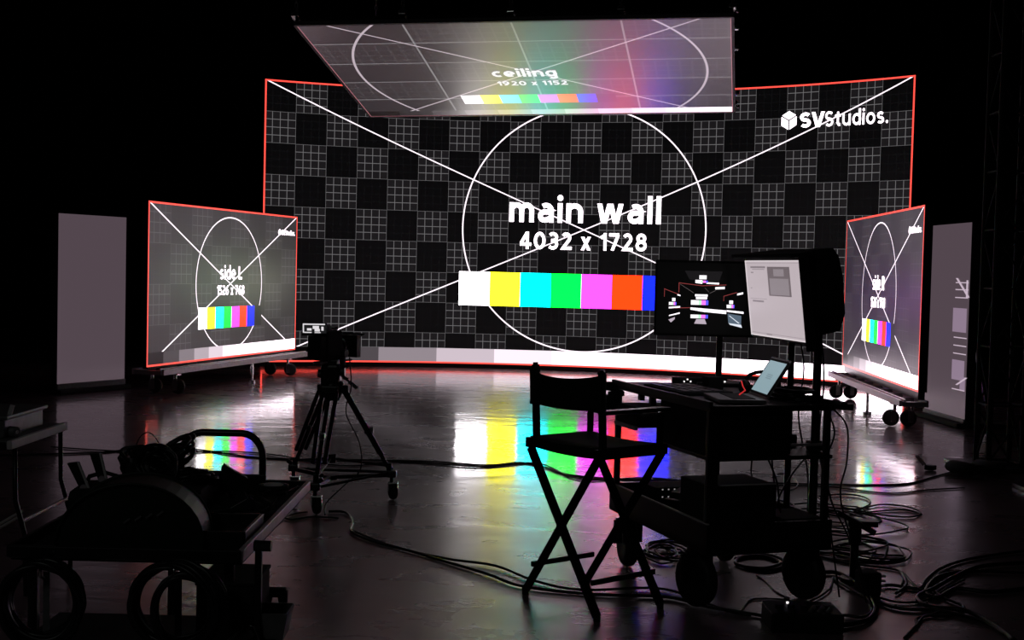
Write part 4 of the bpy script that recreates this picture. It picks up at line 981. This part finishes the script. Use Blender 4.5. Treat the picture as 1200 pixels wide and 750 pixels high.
MB().bar((-.10, .02, -.002), (.03, .02, -.002), .16, .01).build('support_arm', M_black, gb)
tu = thing('grey_tube', 'short grey tube with a bright wire loop in front of the small tray', 'tube', (-.835, 3.99, .40), 0)
MB().cyl((-.05, 0, -.02), (.02, 0, .035), .022, n=18).build('tube', M_grey, tu); MB().tube([(.0, -.02, .055), (.03, -.02, .05), (.045, -.02, .01), (.05, -.02, -.02)], .003, 6).build('wire', M_chrome, tu)

# ================================================================== FOLDING TABLE, LEFT EDGE
tt = thing('folding_table', 'folding table with pale edge cut by the left picture edge', 'table', (-3.25, 6.25, 0), 0)
def ttl(x, y, z): return Vector((x+3.25, y-6.25, z))
MB().box(ttl(-3.25, 6.22, .737), (1.79, .72, .03), bevel=.006).build('tabletop', M_grey, tt)
MB().box(ttl(-2.355, 6.22, .735), (.025, .74, .042), bevel=.005).build('end_rail', M_white, tt)
MB().box(ttl(-3.25, 5.86, .73), (1.75, .02, .035), bevel=.004).build('front_rail', M_matte, tt)
for x in (-2.40, -4.1):
    for y in (5.93, 6.53):
        MB().tube([ttl(x+.04, y, .72), ttl(x+.045, y, .46), ttl(x+.09, y, .30), ttl(x+.10, y, .0)], .012, 10).build('leg', M_black if x > -3 else M_black, tt)
    MB().cyl(ttl(x+.08, 5.93, .36), ttl(x+.08, 6.53, .36), .010, n=10).build('crossbar', M_steel, tt)
MB().cyl(ttl(-2.33, 5.95, .385), ttl(-2.75, 6.2, .14), .007, n=8).cyl(ttl(-2.33, 5.95, .405), ttl(-2.75, 6.2, .16), .007, n=8).build('folding_strut', M_white, tt)
tx = thing('storage_tub', 'grey translucent storage tub lying on the folding table', 'tub', (-2.80, 6.2, .753), 0)
MB().box((0, .0, .045), (.76, .5, .09), bevel=.012).build('tub', M_grey, tx); MB().box((0, 0, .098), (.80, .53, .02), bevel=.008).build('lid', M_grey, tx)
MB().bar((.38, -.2, .09), (.40, -.2, .155), .012, .02).build('lid_latch', M_white, tx)
ro = thing('paper_roll', 'short grey paper roll at the end of the folding table', 'roll', (-2.42, 6.02, .778), 0)
MB().lathe([(.008, -.05), (.026, -.05), (.026, .05), (.008, .05), (.008, -.05)], Matrix.Rotation(pi/2, 4, 'Y') @ Matrix.Rotation(.5, 4, 'X'), 20).build('paper', M_grey, ro)
MB().lathe([(.005, -.053), (.009, -.053), (.009, .053), (.005, .053), (.005, -.053)], Matrix.Rotation(pi/2, 4, 'Y') @ Matrix.Rotation(.5, 4, 'X'), 16).build('core', M_white, ro)

# ================================================================== FLOOR CABLES
CABLE_LABELS = {
 'long_a': 'long thick black cable crossing the floor from the left table to the truss tower',
 'long_b': 'thinner black cable running beside the long thick floor cable',
 'near_a': 'black cable winding from the tripod wheel past the chair feet to the power box',
 'near_b': 'second black cable crossing in front of the director chair feet',
 'near_c': 'short cable hooking up from the floor between the front cart wheels',
 'loop_a': 'thick cable loop bulging right of the front cart wheel',
 'loop_b': 'thinner inner cable loop right of the front cart wheel',
 'loop_c': 'short bent cable from the loop tie to the front right cart wheel',
 'thin_a': 'thin wire on the floor between the two front cart wheels',
 'pile_a': 'cable curling around the left side of the cable pile at lower right',
 'pile_b': 'thick cable running diagonally through the pile to the bottom right corner',
 'pile_c': 'cable with a sharp kink in the middle of the lower right pile',
 'pile_d': 'thick cable along the right side of the lower right pile',
 'pile_e': 'cable leaving the lower right pile toward the bottom picture edge',
 'pile_f': 'thin cable on top of the lower right pile',
 'pile_g': 'short cable stub under the lower right pile',
 'mess_a': 'flattened cable loop on the floor right of the cart stand',
 'mess_b': 'cable curving from the cart stand toward the lower right pile',
 'mess_c': 'long narrow cable loop on the floor beyond the cart stand',
 'mess_d': 'small cable loop behind the short cart stand',
 'mess_e': 'round cable loop at the foot of the cart stand',
 'mess_f': 'straight cable run behind the short cart stand',
 'mess_g': 'small cable curl behind the cart masts',
 'coil_a': 'small tangle of cable on the floor left of the near cart wheel',
 'coil_b': 'thick flat cable coil on the floor under the cart',
 'left_a': 'cable running from the tripod to the front left equipment cart'}

heap('loose round tangle of thin cables on the floor right of the cart', Matrix.Translation((2.05, 7.35, .0)), .34, .42, 0, 5, .0055, spread=.4)
heap('long thin cable loops on the floor behind the short cart stand', Matrix.Translation((2.25, 8.35, .0)), .40, .45, 0, 4, .0055, spread=.4)
heap('small thin cable loops on the floor behind the cart masts', Matrix.Translation((1.75, 8.9, .0)), .30, .35, 0, 3, .0055, spread=.4)
heap('small springy cable tangle between the left and near cart wheels', Matrix.Translation((.90, 7.15, .0)), .13, .26, 0, 5, .0055, spread=.3)
CABLES = {
 'long_a': (0.007, [(-4.352,10.108),(-3.795,10.295),(-3.423,10.455),(-3.262,10.634),(-2.94,10.793),(-2.618,10.692),(-2.191,10.414),(-1.818,10.331),(-1.255,10.374),(-0.614,10.382),(-0.183,10.265),(0.101,10.448),(0.31,10.206),(0.472,9.884),(0.833,9.732),(1.369,9.729),(2.033,9.705),(2.706,9.722),(3.139,9.823),(3.452,10.155),(3.838,10.609)]),
 'long_b': (0.006, [(-3.938,10.681),(-3.456,10.557),(-2.861,10.506),(-2.467,10.673),(-2.003,10.549),(-1.353,10.044),(-0.896,10.344),(-0.251,10.17),(0.244,10.43),(0.561,9.658),(1.111,9.819),(1.678,9.582),(2.41,9.609),(2.868,9.373),(3.258,9.575),(3.565,9.693)]),
 'near_a': (0.008, [(-1.171,8.118),(-1.058,8.103),(-0.975,7.807),(-0.941,7.502),(-0.766,7.236),(-0.55,7.036),(-0.343,6.807),(-0.103,6.541),(0.094,6.291),(0.459,6.174),(0.798,6.157),(0.984,5.984),(1.135,5.906),(1.297,5.803)]),
 'near_b': (0.007, [(-0.948,7.556),(-0.686,7.181),(-0.347,6.872),(-0.06,6.721),(0.144,6.423),(0.378,6.254),(0.731,6.322),(0.892,6.219),(1.058,5.933),(1.166,5.854)]),
 'near_c': (0.005, [(1.132,5.932),(1.197,6.108),(1.253,6.178),(1.358,6.187),(1.419,6.177)]),
 'loop_a': (0.012, [(1.679,6.721),(1.793,6.752),(1.838,6.623),(1.856,6.409),(1.841,6.205),(1.798,5.996),(1.716,5.825),(1.622,5.746),(1.537,5.725),(1.474,5.79)]),
 'loop_b': (0.008, [(1.496,5.85),(1.62,5.89),(1.695,5.867),(1.776,5.978),(1.823,6.17),(1.808,6.3),(1.766,6.523),(1.758,6.65)]),
 'loop_c': (0.006, [(1.755,6.639),(1.685,6.416),(1.596,6.255),(1.52,6.15)]),
 'thin_a': (0.004, [(1.352,6.683),(1.377,6.537),(1.387,6.327),(1.428,6.214)]),
 'pile_a': (0.009, [(3.104,7.426),(2.846,7.286),(2.607,7.11),(2.407,6.885),(2.255,6.639),(2.152,6.449),(2.032,6.508),(1.937,6.446),(1.86,6.301),(1.872,6.123),(1.951,6.036),(2.112,6.02),(2.258,5.854),(2.287,5.621)]),
 'pile_b': (0.012, [(2.967,7.093),(2.68,6.98),(2.444,6.721),(2.235,6.445),(2.086,6.261),(2.087,6.068),(2.237,6.02),(2.288,5.775),(2.285,5.519)]),
 'pile_c': (0.008, [(2.871,6.856),(2.591,6.868),(2.405,6.81),(2.264,6.571),(2.163,6.402),(2.152,6.56),(2.177,6.787),(2.112,6.52),(2.001,6.335)]),
 'pile_d': (0.012, [(2.721,6.491),(2.507,6.402),(2.35,6.456),(2.198,6.271),(2.165,6.369),(2.348,6.711),(2.6,6.892)]),
 'pile_e': (0.007, [(2.219,6.463),(2.229,6.26),(2.267,6.103),(2.125,5.938),(2.02,5.928),(1.929,5.776),(1.798,5.548)]),
 'pile_f': (0.006, [(1.864,6.313),(1.951,6.173),(2.116,6.221),(2.313,6.476),(2.473,6.673)]),
 'pile_g': (0.006, [(1.917,5.736),(1.955,5.868),(2.042,5.934),(2.203,6.101)]),
 'mess_a': (0.006, [(1.959,7.454),(2.065,7.373),(2.182,7.251),(2.323,7.222),(2.18,7.078),(2.048,7.128),(1.937,7.269),(1.797,7.21)]),
 'mess_b': (0.006, [(1.812,7.168),(1.918,7.009),(2.043,6.94),(2.166,6.873),(2.161,6.736),(2.091,6.526)]),
 'mess_c': (0.006, [(2.393,8.576),(2.654,8.862),(2.824,8.819),(2.874,8.636),(2.764,8.441),(2.592,8.45),(2.454,8.584),(2.353,8.759)]),
 'mess_d': (0.006, [(2.299,9.153),(2.514,9.253),(2.629,9.163),(2.611,8.922),(2.45,8.676),(2.273,8.685),(2.198,8.869)]),
 'mess_e': (0.005, [(2.013,7.464),(2.166,7.552),(2.182,7.39),(2.083,7.115),(1.944,7.016),(1.889,7.18)]),
 'mess_f': (0.006, [(2.149,8.545),(2.261,8.409),(2.516,8.591),(2.782,8.687),(2.855,8.542)]),
 'mess_g': (0.005, [(2.122,9.973),(2.24,10.202),(2.285,9.997),(2.259,9.67),(2.13,9.387),(2.021,9.484),(2.022,9.715)]),
 'coil_a': (0.007, [(0.825,7.325),(0.934,7.477),(1.065,7.492),(1.083,7.33),(1.02,7.166),(0.89,7.109),(0.81,7.188),(0.871,7.376),(1.006,7.438),(1.066,7.283),(0.965,7.117),(0.84,7.103)]),
 'coil_b': (0.01, [(1.303,7.033),(1.413,7.151),(1.53,7.121),(1.578,6.957),(1.46,6.785),(1.348,6.813),(1.284,6.927),(1.351,7.08),(1.48,7.115),(1.543,6.954),(1.42,6.82),(1.318,6.849)]),
 'left_a': (0.006, [(-1.31,8.111),(-1.416,7.927),(-1.47,7.259),(-1.468,6.904),(-1.537,6.498)]),
}
for i, (k_, (r, pts)) in enumerate(CABLES.items()):
    lift = .0015*(i % 4)
    P = [(x, y, max(r, r+lift+.001*sin(j*1.7+i))) for j, (x, y) in enumerate(pts)]
    tag(MB().tube(smooth_path(P, 5), r, 8).build('floor_cable', M_cable), CABLE_LABELS[k_], 'cable', 'cables on the studio floor')
tie = thing('cable_tie', 'pale tie on the cable loop beside the front right cart wheel', 'tie', (1.56, 6.53, 0))
MB().tube([(.0, .014*cos(a*pi/6), .014+.016*sin(a*pi/6)) for a in range(12)], .004, 6, True).build('band', M_white, tie)
